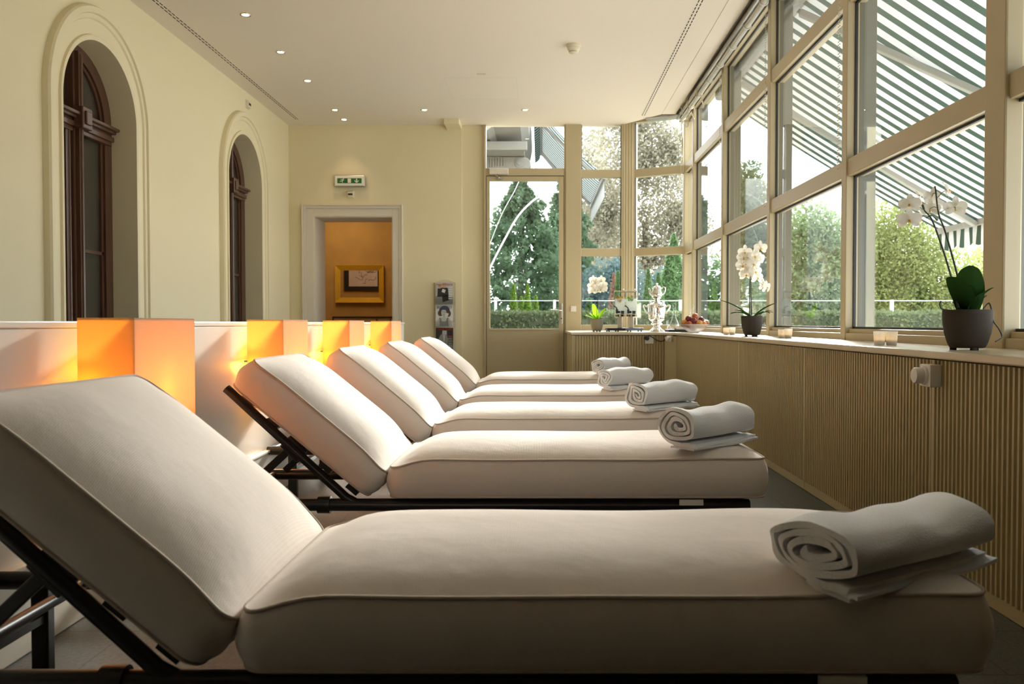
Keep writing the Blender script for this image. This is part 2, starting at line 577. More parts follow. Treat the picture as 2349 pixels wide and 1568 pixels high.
# dark timber arched windows
for n_, (c, _) in enumerate(ARCH):
    r_ = struct_root('window_%d' % (n_ + 1), (XL - DEEP, c, 0))
    fr = MB()
    path = [(-AR + 0.0, 0.02)] + [(-(AR) * math.cos(PI * k / 36), ASP + AR * math.sin(PI * k / 36)) for k in range(37)] + [(AR, 0.02)]
    inn = [(-AR + 0.075, 0.02)] + [(-(AR - 0.075) * math.cos(PI * k / 36), ASP + (AR - 0.075) * math.sin(PI * k / 36)) for k in range(37)] + [(AR - 0.075, 0.02)]
    for k in range(len(path) - 1):
        a, b, c2, d = path[k], path[k + 1], inn[k + 1], inn[k]
        fr.add([(0.045, *a), (0.045, *b), (0.03, *c2), (0.03, *d)], [(0, 1, 2, 3)])
        fr.add([(0.03, *d), (0.03, *c2), (-0.03, *c2), (-0.03, *d)], [(0, 1, 2, 3)])
        d2 = [(p[0] * 0.93, p[1] if p[1] < ASP else ASP + (p[1] - ASP) * 0.93) for p in (d, c2)]
        fr.add([(0.012, *d), (0.012, *c2), (0.012, *d2[1]), (0.012, *d2[0])], [(0, 1, 2, 3)])
        fr.add([(0.012, *d2[0]), (0.012, *d2[1]), (-0.03, *d2[1]), (-0.03, *d2[0])], [(0, 1, 2, 3)])
    part('window_frame', fr, M['walnut'], r_)
    mu = MB()
    mu.box(-0.02, 0.055, -0.05, 0.05, 0.02, ASP + AR - 0.05)
    mu.box(0.05, 0.085, -0.028, 0.028, 0.02, ASP + AR - 0.06)
    mu.tube([(0.085, 0, 0.02), (0.085, 0, ASP + AR - 0.08)], 0.016, 8)
    for sgn in (-1, 1):
        mu.box(-0.02, 0.035, sgn * 0.085 - 0.032, sgn * 0.085 + 0.032, 0.02, ASP - 0.1)
        mu.tube([(0.034, sgn * 0.075, 0.02), (0.034, sgn * 0.075, ASP - 0.1)], 0.01, 8)
    part('mullion', mu, M['walnut'], r_, smooth=40)
    tr = MB()
    zt = 2.40
    tr.box(-0.03, 0.05, -AR, AR, zt - 0.09, zt + 0.07)
    tr.box(0.05, 0.085, -AR, AR, zt + 0.0, zt + 0.06)
    tr.box(0.05, 0.115, -AR, AR, zt + 0.02, zt + 0.045)
    tr.box(0.05, 0.07, -AR, AR, zt - 0.06, zt - 0.02)
    part('transom', tr, M['walnut'], r_, bevel=0.006)
    bs = MB().box(0.06, 0.135, -0.065, 0.065, zt - 0.07, zt + 0.09).box(0.13, 0.15, -0.04, 0.04, zt - 0.04, zt + 0.06)
    part('boss', bs, M['walnut'], r_, bevel=0.008)
    part('muntin', MB().box(-0.015, 0.012, -AR, AR, 1.435, 1.46), M['walnut'], r_)
    for sgn in (-1, 1):
        part('pane', MB().box(-0.012, -0.006, min(sgn * 0.1, sgn * (AR - 0.06)), max(sgn * 0.1, sgn * (AR - 0.06)), 0.05, zt - 0.05), M['darkglass'], r_)
    ap = [(-(AR - 0.05) * math.cos(PI * k / 24), ASP + (AR - 0.05) * math.sin(PI * k / 24)) for k in range(25)]
    part('fanlight_pane', MB().prism([(0, y, z) for y, z in ap], (-0.012, 0, 0), (-0.006, 0, 0)), M['darkglass'], r_)

# back wall: thick masonry around the inner doorway
DO0, DO1, DOZ = -2.933, -1.91, 2.28
DWX = -0.725           # where the garden door unit begins
YB2 = 11.3
wbk = MB()
wbk.box(XL - 0.7, DO0, YB, YB2, 0, ZC + 0.1)
wbk.box(DO1, -1.012, YB, YB2, 0, ZC + 0.1)
wbk.box(DO0, DO1, YB, YB2, DOZ, ZC + 0.1)
wbk.box(-1.012, DWX, YB + 0.03, YB2, 0, ZC + 0.1)
struct('wall_back', wbk, M['wall'])
bl = MB().box(-1.20, -1.012, 10.45, YB, ZC - 0.062, ZC + 0.02)
struct('trim_3', bl, M['wall'])
# moulded casing round the doorway
cs = MB()
for (a, b, h) in ((0.0, 0.10, 0.022), (0.10, 0.135, 0.034), (0.135, 0.152, 0.045)):
    y1 = YB
    cs.box(DO0 - b, DO0 - a, y1 - h, y1 + 0.002, 0, DOZ + b)
    cs.box(DO1 + a * 0.86, DO1 + b * 0.86, y1 - h, y1 + 0.002, 0, DOZ + b)
    cs.box(DO0 - a, DO1 + a * 0.86, y1 - h, y1 + 0.002, DOZ + a, DOZ + b)
# door lining
cs.box(DO0 - 0.002, DO0 + 0.012, YB - 0.01, YB2 + 0.01, 0, DOZ)
cs.box(DO1 - 0.012, DO1 + 0.002, YB - 0.01, YB2 + 0.01, 0, DOZ)
cs.box(DO0, DO1, YB - 0.01, YB2 + 0.01, DOZ - 0.012, DOZ + 0.002)
struct('trim_4', cs, M['casing'], bevel=0.004)

# room beyond the doorway
rm = MB()
rm.box(-4.6, -1.6, 13.5, 13.6, 0, 3.0)
rm.box(-4.7, -4.6, YB2, 13.6, 0, 3.0)
rm.box(-1.7, -1.6, YB2, 13.6, 0, 3.0)
rm.box(-4.7, DO0, YB2 + 0.0, YB2 + 0.015, 0, 3.0)
rm.box(DO1, -1.6, YB2 + 0.0, YB2 + 0.015, 0, 3.0)
rm.box(DO0, DO1, YB2 + 0.0, YB2 + 0.015, DOZ + 0.01, 3.0)
struct('wall_beyond', rm, M['ochre'])
struct('ceiling_beyond', MB().box(-4.7, -1.6, YB2, 13.6, 2.95, 3.05), M['ceiling'])
struct('floor_beyond', MB().box(-4.7, XL - 0.4, YB2, 13.6, -0.1, 0.0), M['floor'])

# ------------------------------------------------------------------ glass wall on the right
ZG0, ZG1 = 0.865, 3.42     # bottom and top of the glazing
WIN = [3]


def bay(y0, y1, near_post=True):
    n = WIN[0]; WIN[0] += 1
    r = struct_root('window_%d' % n, (XW, (y0 + y1) / 2, 0))
    h = (y1 - y0) / 2
    f = MB()
    f.box(-0.05, 0.06, -h, h, ZS - 0.02, ZG0 - 0.025)
    f.box(-0.03, 0.05, -h, h, ZG0 - 0.03, ZG0)
    f.box(-0.05, 0.06, -h, h, ZG1, ZG1 + 0.05)
    for z in (ZT1, ZT2):
        f.box(-0.045, 0.06, -h, h, z - 0.05, z + 0.05)
    part('window_frame', f, M['frame'], r, bevel=0.004)
    if near_post:
        p = MB()
        p.box(-0.055, 0.02, -h - 0.04, -h + 0.04, ZS - 0.02, ZG1 + 0.05)
        part('mullion', p, M['frame'], r, bevel=0.005)
        part('outer_fin', MB().box(0.02, 0.125, -h - 0.03, -h + 0.03, ZS - 0.02, ZG1 + 0.05), M['shaded_fin'], r, bevel=0.005)
    zz = [ZG0, ZT1 - 0.05, ZT1 + 0.05, ZT2 - 0.05, ZT2 + 0.05, ZG1]
    for k in range(3):
        part('pane', MB().box(-0.003, 0.003, -h + 0.035, h - 0.035, zz[2 * k], zz[2 * k + 1]), M['glass'], r)
        g = MB()
        for yy in (-h + 0.035, h - 0.048):
            g.box(-0.009, 0.006, yy, yy + 0.013, zz[2 * k], zz[2 * k + 1])
        for z in (zz[2 * k], zz[2 * k + 1] - 0.012):
            g.box(-0.009, 0.006, -h + 0.035, h - 0.035, z, z + 0.012)
        part('gasket', g, M['gasket'], r)
    return r


for i in range(len(POSTS) - 1):
    bay(POSTS[i + 1], POSTS[i])

struct('light_block_right', MB().box(XW + 0.135, XW + 0.2, YF, 1.68, 0, ZC + 0.2), pmat('light_block_dark', (0.05, 0.055, 0.06), 0.5))  # unseen dark board, added outside the near panes to block fill light

# canted window in the corner, and the two window columns of the far wing
def flat_window(p0, p1, frame_l, frame_r, zs=0.80, top=3.5, lowrail=0.075):
    """window standing between plan points p0 and p1, with side posts of the given widths inside them"""
    n = WIN[0]; WIN[0] += 1
    a = Vector((p0[0], p0[1], 0)); b = Vector((p1[0], p1[1], 0))
    L = (b - a).length
    r = struct_root('window_%d' % n, a)
    r.rotation_euler = (0, 0, math.atan2(b.y - a.y, b.x - a.x))
    f = MB()
    f.box(0, L, -0.04, 0.06, zs - 0.02, zs + lowrail)
    f.box(0, L, -0.04, 0.06, top - 0.02, top + 0.06)
    for z in (ZT1, ZT2):
        f.box(0, L, -0.04, 0.05, z - 0.05, z + 0.05)
    part('window_frame', f, M['frame'], r, bevel=0.004)
    q = MB()
    if frame_l:
        q.box(-0.0, frame_l, -0.05, 0.09, zs - 0.02, top + 0.05)
    if frame_r:
        q.box(L - frame_r, L, -0.05, 0.09, zs - 0.02, top + 0.05)
    part('side_post', q, M['frame'], r, bevel=0.005)
    zz = [zs + lowrail, ZT1 - 0.05, ZT1 + 0.05, ZT2 - 0.05, ZT2 + 0.05, top - 0.02]
    for k in range(3):
        part('pane', MB().box(frame_l, L - frame_r, 0.005, 0.011, zz[2 * k], zz[2 * k + 1]), M['glass'], r)
        g = MB().box(frame_l, frame_l + 0.01, -0.01, 0.02, zz[2 * k], zz[2 * k + 1])
        part('gasket', g, M['gasket'], r)
    return r


flat_window((0.335, YB), (1.075, YB), 0.205, 0.018)
flat_window(CH0, CH1, 0.02, 0.03)
pm = MB()
pm.box(1.057, 1.225, YB - 0.055, YB + 0.09, ZS - 0.02, 3.6)
for k in range(4):
    pm.tube([(1.085 + k * 0.036, YB - 0.055, ZS), (1.085 + k * 0.036, YB - 0.055, 3.6)], 0.008, 8)
struct('trim_5', pm, M['frame'])
struct('trim_10', MB().box(XW - 0.062, XW + 0.012, 3.22, 3.372, ZS - 0.01, ZC + 0.1), M['frame'], bevel=0.008)
struct('trim_6', MB().box(1.805, 1.955, 10.40, 10.53, ZS - 0.02, 3.6), M['frame'], bevel=0.01)
# masonry below and above the glazing
lw = MB()
lw.box(XW - 0.02, XW + 0.09, YF, 10.5, 0, ZS - 0.03)
lw.box(XW - 0.03, XW + 0.14, YF, 10.5, ZG1 + 0.05, ZC + 0.3)
struct('wall_right', lw, M['wall'])
lw2 = MB()
lw2.box(0.335, 1.24, YB - 0.02, YB + 0.1, 0, ZS - 0.03)
lw2.bar((1.20, YB + 0.02, 0.385), (1.92, 10.44, 0.385), 0.08, 0.77)
lw2.box(DWX, 1.24, YB - 0.02, YB + 0.1, 3.56, ZC + 0.3)
lw2.bar((1.20, YB + 0.02, 3.66), (1.95, 10.44, 3.66), 0.08, 0.22)
struct('wall_wing', lw2, M['wall'])

# glazed garden door with a light above it
d_ = struct_root('door_1', (-0.725, YB, 0))
W_ = 1.06
f = MB()
f.box(0, 0.03, -0.03, 0.08, 0, 3.6)
f.box(W_ - 0.018, W_, -0.03, 0.08, 0, 3.6)
f.box(0.03, W_ - 0.018, -0.03, 0.08, 2.805, 2.90)
f.box(0.03, W_ - 0.018, -0.03, 0.08, 3.50, 3.6)
part('door_frame', f, M['frame'], d_, bevel=0.004)
lf = MB()
x0, x1 = 0.036, W_ - 0.024
lf.box(x0, 0.078, -0.035, 0.03, 0.03, 2.795)
lf.box(0.975, x1, -0.035, 0.03, 0.03, 2.795)
lf.box(0.07, 0.985, -0.035, 0.03, 2.735, 2.795)
lf.box(0.07, 0.985, -0.035, 0.03, 0.03, 0.826)
lf.box(0.07, 0.985, -0.040, -0.030, 0.80, 0.812)
part('door_leaf', lf, M['frame'], d_, bevel=0.003)
part('pane', MB().box(0.075, 0.98, 0.0, 0.006, 0.82, 2.74), M['glass'], d_)
part('fanlight_pane', MB().box(0.03, W_ - 0.018, 0.01, 0.016, 2.90, 3.50), M['glass'], d_)
part('gasket', MB().box(x0 - 0.006, x0, -0.028, 0.0, 0.03, 2.80).box(x1, x1 + 0.006, -0.028, 0.0, 0.03, 2.80).box(x0, x1, -0.028, 0.0, 2.795, 2.803), M['gasket'], d_)
hp = MB().box(0.992, 1.022, -0.044, -0.034, 0.885, 1.15)
part('lock_plate', hp, M['brushed'], d_, bevel=0.003)
hd = MB().tube([(1.007, -0.04, 1.06), (1.007, -0.085, 1.06), (0.995, -0.09, 1.06), (0.95, -0.09, 1.062), (0.88, -0.088, 1.066), (0.872, -0.075, 1.07)], 0.0095, 10)
part('door_handle', hd, M['steel'], d_, smooth=60)
part('keyhole', MB().tube([(1.007, -0.046, 0.955), (1.007, -0.043, 0.955)], 0.009, 12), M['dark'], d_)
# frame post between door and wing window, and the narrow wall panel left of the door
struct('trim_7', MB().box(0.333, 0.356, YB - 0.03, YB + 0.08, 0, 3.6).box(0.356, 0.536, YB - 0.018, YB + 0.08, 0, 0.82), M['frame'])

dc = thing('door_closer', 'pale metal door closer above the glazed garden door', 'door closer', (-0.53, YB - 0.03, 2.845))
part('closer_body', MB().box(-0.12, 0.125, -0.05, 0.0, -0.03, 0.045), M['casing'], dc, bevel=0.006)
part('closer_arm', MB().bar((-0.05, -0.03, -0.03), (0.01, -0.055, -0.075), 0.02, 0.012).box(-0.012, 0.045, -0.04, 0.0, -0.09, -0.072), M['brushed'], dc)
sw = thing('light_switch', 'small white double light switch on post right of garden door', 'light switch', (0.435, YB - 0.05, 1.08))
part('switch_plate', MB().box(-0.037, 0.037, -0.012, 0.0, -0.037, 0.037), M['plastic'], sw, bevel=0.004)
part('rocker', MB().box(-0.026, -0.001, -0.017, -0.010, -0.026, 0.026), M['plastic'], sw)
part('rocker', MB().box(0.001, 0.026, -0.017, -0.010, -0.026, 0.026), M['plastic'], sw)
part('indicator', MB().box(-0.022, -0.014, -0.019, -0.016, 0.012, 0.020), emat('red_dot', (0.8, 0.1, 0.06), 0.6), sw)

# ------------------------------------------------------------------ partition with its cap and skirting
pt = MB()
pt.box(XPART - 0.15, XPART, YF, 8.60, 0, 0.885)
pt.box(XPART - 0.165, XPART + 0.006, YF, 8.615, 0.885, 0.905)
struct('wall_partition', pt, M['partition'], bevel=0.004)
struct('baseboard_partition', MB().box(XPART, XPART + 0.018, YF, 8.60, 0.0, 0.235).box(XPART, XPART + 0.03, YF, 8.60, 0.235, 0.25), M['partition'], bevel=0.004)

# ------------------------------------------------------------------ counter and ribbed radiator covers
ct = MB()
cpoly = [(0.33, 8.70), (1.31, 8.70), (1.40, 8.64), (1.40, YF), (XW - 0.03, YF), (XW - 0.03, 10.42), (1.215, 10.775), (0.33, 10.775)]
ct.prism([(x, y, 0) for x, y in cpoly], (0, 0, ZS - 0.028), (0, 0, ZS))
solo('window_counter', ct, M['counter'], 'long cream painted counter running below all the windows', 'counter', bevel=0.005)


def ribs(L, z0, z1, per, duty=0.60, dep=0.022, flat=0.0):
    """ribbed board from x=0..L, face at y=0 towards -y"""
    m = MB()
    m.box(0, L, dep * 0.8, dep + 0.012, z0, z1)
    n = int((L - 2 * flat) / per)
    for i in range(n):
        a = flat + i * (L - 2 * flat) / n
        b = a + per * duty
        m.add([(a, dep * 0.85, z0), (a + 0.003, 0, z0), (b - 0.003, 0, z0), (b, dep * 0.85, z0), (a, dep * 0.85, z1), (a + 0.003, 0, z1), (b - 0.003, 0, z1), (b, dep * 0.85, z1)],
              [(0, 1, 5, 4), (1, 2, 6, 5), (2, 3, 7, 6), (0, 3, 2, 1), (4, 5, 6, 7)])
    if flat:
        m.box(0, flat, 0.002, dep, z0, z1).box(L - flat, L, 0.002, dep, z0, z1)
    return m


JOINTS = [8.60, 7.33, 5.92, 4.45, 3.00, 1.55, 0.10, -1.35]
RB_LAB = ['ribbed cream radiator cover beside the corner, behind the farthest towels', 'ribbed cream radiator cover below the fruit bowl and first pair of tealights',
          'ribbed cream radiator cover below the middle orchid', 'ribbed cream radiator cover below the pair of tealights next to the big orchid',
          'ribbed cream radiator cover right of the large thermostat knob, nearest in view', 'ribbed cream radiator cover at the frame edge beside the nearest lounger',
          'ribbed cream radiator cover beyond the frame, near the front wall']
for i in range(len(JOINTS) - 1):
    L = JOINTS[i] - JOINTS[i + 1]
    r = thing('radiator_cover', RB_LAB[i], 'radiator cover', (XP, JOINTS[i], 0), -PI / 2, 'ribbed radiator covers under the glass wall')
    part('ribbed_panel', ribs(L - 0.004, 0.048, ZS - 0.034, 0.0275, flat=0.012), M['ribbed'], r)
    part('plinth', MB().box(0, L - 0.002, 0.006, 0.03, 0.0, 0.047), M['ribbed'], r, bevel=0.004)
    part('carcass', MB().box(0.01, L - 0.01, 0.03, 0.40, 0.0, ZS - 0.036), M['ribbed'], r)
r = thing('radiator_cover', 'ribbed cream radiator cover facing the room under the samovar and dispensers', 'radiator cover', (0.345, 8.73, 0), 0, 'ribbed radiator covers under the far counter')
part('ribbed_panel', ribs(0.985, 0.048, ZS - 0.034, 0.029, flat=0.012), M['ribbed'], r)
part('plinth', MB().box(0, 0.985, 0.006, 0.03, 0.0, 0.047), M['ribbed'], r, bevel=0.004)
part('carcass', MB().box(0.005, 0.97, 0.03, 1.95, 0.0, ZS - 0.036), M['ribbed'], r)
struct('trim_8', MB().bar((1.325, 8.74, ZS / 2 - 0.02), (1.43, 8.62, ZS / 2 - 0.02), 0.02, ZS - 0.04), M['ribbed'])

# thermostats
def thermostat(name, label, loc, rz, s):
    t = thing(name, label, 'thermostat', loc, rz)
    part('thermostat_box', MB().box(-0.04 * s, 0.04 * s, -0.042 * s, 0.0, -0.04 * s, 0.04 * s), M['plastic'], t, bevel=0.004)
    part('knob', MB().lathe([(0.034 * s, 0.0), (0.034 * s, 0.006 * s), (0.029 * s, 0.01 * s), (0.029 * s, 0.032 * s), (0.026 * s, 0.038 * s), (0.001, 0.040 * s)], 28).move(Matrix.Translation((-0.004 * s, -0.042 * s, 0)) @ Matrix.Rotation(PI / 2, 4, 'X')), M['plastic'], t, smooth=40)
    return t


thermostat('thermostat', 'large round-knobbed thermostat on ribbed cover below the big orchid', (XP, 2.96, 0.712), -PI / 2, 1.0)
thermostat('thermostat', 'small round-knobbed thermostat in the far corner under the counter', (1.372, 8.668, 0.735), math.radians(-49), 0.8)

so = thing('power_socket', 'white wall socket with a black plug under the far counter', 'socket', (1.14, 8.728, 0.735))
part('socket_plate', MB().box(-0.03, 0.06, -0.012, 0.0, -0.055, 0.03), M['plastic'], so, bevel=0.003)
part('plug', MB().tube([(-0.01, -0.01, 0.0), (-0.012, -0.03, 0.004), (-0.03, -0.055, 0.006)], [0.022, 0.024, 0.02], 14), M['blackpl'], so, smooth=50)
cb = MB()
cb.tube([(1.115, 8.69, 0.752), (1.15, 8.69, 0.765), (1.19, 8.70, 0.745), (1.23, 8.70, 0.715), (1.27, 8.70, 0.703), (1.305, 8.70, 0.712), (1.325, 8.70, 0.74), (1.332, 8.69, 0.771)], 0.005, 8)
solo('power_cable', cb, M['blackpl'], 'thin black cable looping under the far counter from the plug', 'cable', smooth=60)

# ------------------------------------------------------------------ ceiling fittings
def slot(label, x, y0, y1):
    t = thing('air_slot', label, 'air vent', (x, (y0 + y1) / 2, ZC), 0, 'slot vents in the ceiling')
    h = (y1 - y0) / 2
    part('vent_strip', MB().box(-0.028, 0.028, -h, h, -0.0015, 0.01), M['ceiling'], t)
    for sx in (-0.014, 0.014):
        m = MB()
        n = int(2 * h / 0.075)
        for i in range(n):
            y = -h + (i + 0.5) * 2 * h / n
            m.box(sx - 0.004, sx + 0.004, y - 0.024, y + 0.028, -0.003, 0.003)
        part('slots', m, M['dark'], t)


slot('long dotted slot vent in the ceiling beside the arched window wall', -3.055, -1.5, 10.50)
slot('long dotted slot vent in the ceiling beside the glass wall', 1.28, -1.5, 10.30)

DL = [(-2.447, 6.95), (-2.452, 7.90), (-2.458, 8.83), (-2.465, 10.03), (-2.466, 10.50), (-1.388, 10.03), (-0.174, 10.03)]
DLAB = ['round recessed downlight nearest the camera, left part of the ceiling', 'round recessed downlight second from the camera, left part of the ceiling', 'round recessed downlight third from the camera, left part of the ceiling',
        'round recessed downlight just before the one closest to the exit sign', 'round recessed downlight closest to the wall with the exit sign', 'round recessed downlight in the ceiling between exit sign and garden door',
        'round recessed downlight in the ceiling in front of the garden door']
dl0 = None
for (x, y), lab in zip(DL, DLAB):
    if dl0 is None:
        dl0 = thing('downlight', lab, 'downlight', (x, y, ZC), 0, 'recessed ceiling downlights')
        part('trim_ring', MB().lathe([(0.030, 0.008), (0.030, -0.003), (0.044, -0.005), (0.046, 0.0), (0.046, 0.004)], 28, capb=False, capt=False), M['warmsteel'], dl0, smooth=40)
        part('lens', MB().lathe([(0.031, -0.0022), (0.031, 0.004)], 24), M['downlens'], dl0)
    else:
        dup(dl0, (x, y, ZC), lab)
    s_ = bpy.data.lights.new('downlight_beam', 'SPOT'); s_.energy = 9; s_.color = (1.0, 0.74, 0.45)
    s_.spot_size = math.radians(80); s_.spot_blend = 0.8; s_.shadow_soft_size = 0.03
    so_ = bpy.data.objects.new('downlight_beam', s_); COL.objects.link(so_); so_.location = (x, y, ZC - 0.012)
sd = thing('smoke_detector', 'cream domed smoke detector on the ceiling', 'smoke detector', (0.312, 7.70, ZC))
part('detector_base', MB().lathe([(0.066, 0.0), (0.066, -0.018), (0.060, -0.024)], 32), M['cream_pl'], sd, smooth=35)
part('detector_dome', MB().lathe([(0.059, -0.024), (0.058, -0.036), (0.048, -0.055), (0.040, -0.062)], 32).lathe([(0.044, -0.066), (0.040, -0.074), (0.020, -0.082), (0.001, -0.083)], 32), M['cream_pl'], sd, smooth=35)
part('detector_vents', MB().lathe([(0.039, -0.060), (0.039, -0.068)], 32), M['dark'], sd)
solo('ceiling_sensor', MB().box(-0.045, 0.045, -0.012, 0.012, -0.012, 0.0), M['cream_pl'], 'tiny flat rectangular sensor on the ceiling', 'sensor', (-0.6, 8.58, ZC), bevel=0.003)
hm = MB()
for (a, b) in (((-1.0, 8.72), (-1.0, 9.55)), ((-1.0, 9.55), (-0.245, 9.55)), ((-0.245, 9.55), (-0.245, 8.72)), ((-0.245, 8.72), (-1.0, 8.72))):
    hm.bar((a[0], a[1], ZC), (b[0], b[1], ZC), 0.004, 0.002)
struct('trim_9', hm, M['casing'])

# blind tube with rings above the glass wall
rb = thing('roller_blind', 'long metal blind tube with pale rings above the glass wall', 'blind', (1.745, 0, 3.40))
part('blind_tube', MB().tube([(0, YF + 0.05, 0), (0, 10.30, 0)], 0.029, 16), M['blindmetal'], rb, smooth=60)
part('blind_rail', MB().box(-0.055, -0.04, YF + 0.05, 10.30, 0.0, 0.06).box(-0.055, 0.08, YF + 0.05, 10.30, 0.05, 0.06), M['brushed'], rb)
k = 0
y = 10.15
while y > 1.5:
    part('ring', MB().tube([(0.032 * math.cos(2 * PI * t / 20), y + 0.004 * math.sin(2 * PI * t / 20), 0.032 * math.sin(2 * PI * t / 20)) for t in range(20)], 0.007, 8, closed=True), M['plastic'], rb, smooth=60)
    y -= 0.52
for y in (9.84, 9.45, 8.95):
    pts = []
    for i in range(26):
        t = i / 25
        pts.append((0.0 + 0.045 * math.sin(7 * t + y), 0.06 * math.cos(9 * t) * (1 - 0.5 * t), 0.03 - 0.22 * t + 0.05 * math.sin(15 * t)))
    solo('cord_bundle', MB().tube(pts, 0.006, 7), M['cord'], {9.84: 'knotted cream cord hanging from blind tube in the far corner', 9.45: 'knotted cream cord hanging from blind tube next to the far corner knot', 8.95: 'knotted cream cord hanging from blind tube beside the second mullion'}[y], 'cord', (1.72, y, 3.40), 0, 'cords on the blind tube', smooth=60)
for y, z0, lab in ((10.36, 2.75, 'long pale pull cord hanging in the canted window corner'),):
    solo('pull_cord', MB().tube([(0, 0, 3.38), (0.012, 0.01, 3.1), (-0.01, 0.0, 2.9), (0, 0, z0), (0.02, 0.0, z0 + 0.03), (0.02, 0, 3.2)], 0.006, 7), M['cord'], lab, 'cord', (1.765, y, 0), smooth=60)
BC = [(8.24, 'bead chain hanging on the mullion behind the fruit bowl'), (6.57, 'bead chain hanging on the mullion behind the middle orchid'), (4.94, 'bead chain hanging on the mullion left of the big orchid')]
for y, lab in BC:
    m = MB()
    for sx in (0.0, 0.022):
        for i in range(85):
            z = 3.34 - i * 0.018
            m.lathe([(0.0005, z - 0.005), (0.0042, z), (0.0005, z + 0.005)], 5, (0, sx, 0))
    solo('bead_chain', m, M['plastic'], lab, 'chain', (1.795, y + 0.055, 0), 0, 'bead chains on the mullions')
bb = MB().bar((1.35, 10.46, 3.47), (1.76, 10.235, 3.47), 0.10, 0.07).bar((1.37, 10.40, 3.51), (1.76, 10.19, 3.51), 0.02, 0.02)
solo('blind_box', bb, M['brushed'], 'short grey blind box at the head of the canted window', 'blind box')

# ------------------------------------------------------------------ signs and small fittings on the walls
es = thing('exit_sign', 'green emergency exit sign with running man, door and down arrow', 'exit sign', (-2.456, YB, 2.731))
part('sign_housing', MB().box(-0.199, 0.199, -0.055, 0.0, -0.074, 0.074), M['brushed'], es, bevel=0.012)
part('sign_panel', MB().box(-0.188, 0.188, -0.060, -0.054, -0.062, 0.064), M['signwhite'], es, bevel=0.003)
part('green_strip', MB().box(-0.156, 0.156, -0.0635, -0.059, -0.030, 0.034), M['green'], es)
YS = -0.0655
part('door_symbol', MB().box(-0.022, 0.020, YS, YS + 0.003, -0.026, 0.028), M['signwhite'], es)
ar = MB().box(0.086, 0.100, YS, YS + 0.003, -0.012, 0.028)
ar.prism([(0.066, 0, 0.008), (0.066, 0, -0.004), (0.093, 0, -0.028), (0.120, 0, -0.004), (0.120, 0, 0.008), (0.093, 0, -0.014)], (0, YS, 0), (0, YS + 0.003, 0))
part('arrow_symbol', ar, M['signwhite'], es)
mn = MB()
ys_ = YS + 0.0015
mn.tube([(-0.076, YS, 0.026), (-0.076, YS + 0.003, 0.026)], 0.0065, 14)
for a, b, wd in (((-0.082, 0.018), (-0.094, -0.002), 0.012), ((-0.094, -0.002), (-0.112, -0.008), 0.007), ((-0.112, -0.008), (-0.126, -0.006), 0.006),
                 ((-0.094, -0.002), (-0.088, -0.014), 0.007), ((-0.088, -0.014), (-0.092, -0.028), 0.006), ((-0.084, 0.016), (-0.070, 0.004), 0.005), ((-0.084, 0.018), (-0.106, 0.018), 0.005), ((-0.106, 0.018), (-0.114, 0.008), 0.005)):
    mn.bar((a[0], ys_, a[1]), (b[0], ys_, b[1]), 0.003, wd, up=(0, 0.001, 1))
part('running_man_symbol', mn, M['signwhite'], es)


def wall_sensor(label, loc, rz):
    t = thing('wall_sensor', label, 'sensor', loc, rz)
    part('sensor_box', MB().add([(-0.047, 0, -0.047), (0.047, 0, -0.047), (0.047, 0, 0.047), (-0.047, 0, 0.047), (-0.036, -0.034, -0.036), (0.036, -0.034, -0.036), (0.036, -0.034, 0.036), (-0.036, -0.034, 0.036)],
         [(0, 1, 5, 4), (1, 2, 6, 5), (2, 3, 7, 6), (3, 0, 4, 7), (4, 5, 6, 7)]), M['cream_pl'], t, bevel=0.004)
    part('sensor_eye', MB().box(-0.03, 0.03, -0.037, -0.033, -0.012, 0.012), M['blackpl'], t)


wall_sensor('square cream sensor with dark eye under the exit sign', (-2.453, YB, 2.563), 0)
wall_sensor('square cream sensor with dark eye above the far arched window', (XL, 9.27, 3.325), PI / 2)

# mirror, print and picture in the room beyond
mr = thing('wall_mirror', 'gold framed mirror on the ochre wall seen through the doorway', 'mirror', (-2.925, 13.5, 1.53))
g = MB()
W2, H2, fw = 0.395, 0.302, 0.083
o_ = [(-W2, -H2), (W2, -H2), (W2, H2), (-W2, H2)]
i_ = [(-W2 + fw, -H2 + fw), (W2 - fw, -H2 + fw), (W2 - fw, H2 - fw), (-W2 + fw, H2 - fw)]
for k in range(4):
    k2 = (k + 1) % 4
    g.add([(o_[k][0], -0.05, o_[k][1]), (o_[k2][0], -0.05, o_[k2][1]), (i_[k2][0], -0.028, i_[k2][1]), (i_[k][0], -0.028, i_[k][1]),
           (o_[k][0], 0, o_[k][1]), (o_[k2][0], 0, o_[k2][1]), (i_[k2][0], -0.004, i_[k2][1]), (i_[k][0], -0.004, i_[k][1])],
          [(0, 1, 2, 3), (4, 5, 1, 0), (3, 2, 6, 7)])
part('mirror_frame', g, M['gold'], mr)
part('mirror_glass', MB().box(-W2 + fw - 0.005, W2 - fw + 0.005, -0.024, -0.018, -H2 + fw - 0.005, H2 - fw + 0.005), M['mirror'], mr)
pr = thing('framed_print', 'black framed sketch print reflected in the gold mirror', 'picture', (-3.32, YB2 + 0.015, 1.76))
part('print_frame', MB().box(-0.36, 0.36, 0.0, 0.03, -0.25, 0.30), M['blackpl'], pr)
part('print_sheet', MB().box(-0.27, 0.27, 0.03, 0.034, -0.175, 0.225), pmat('pink_grey_print', (0.62, 0.52, 0.50), 0.7, var=0.15, vscale=8), pr)
sk = MB()
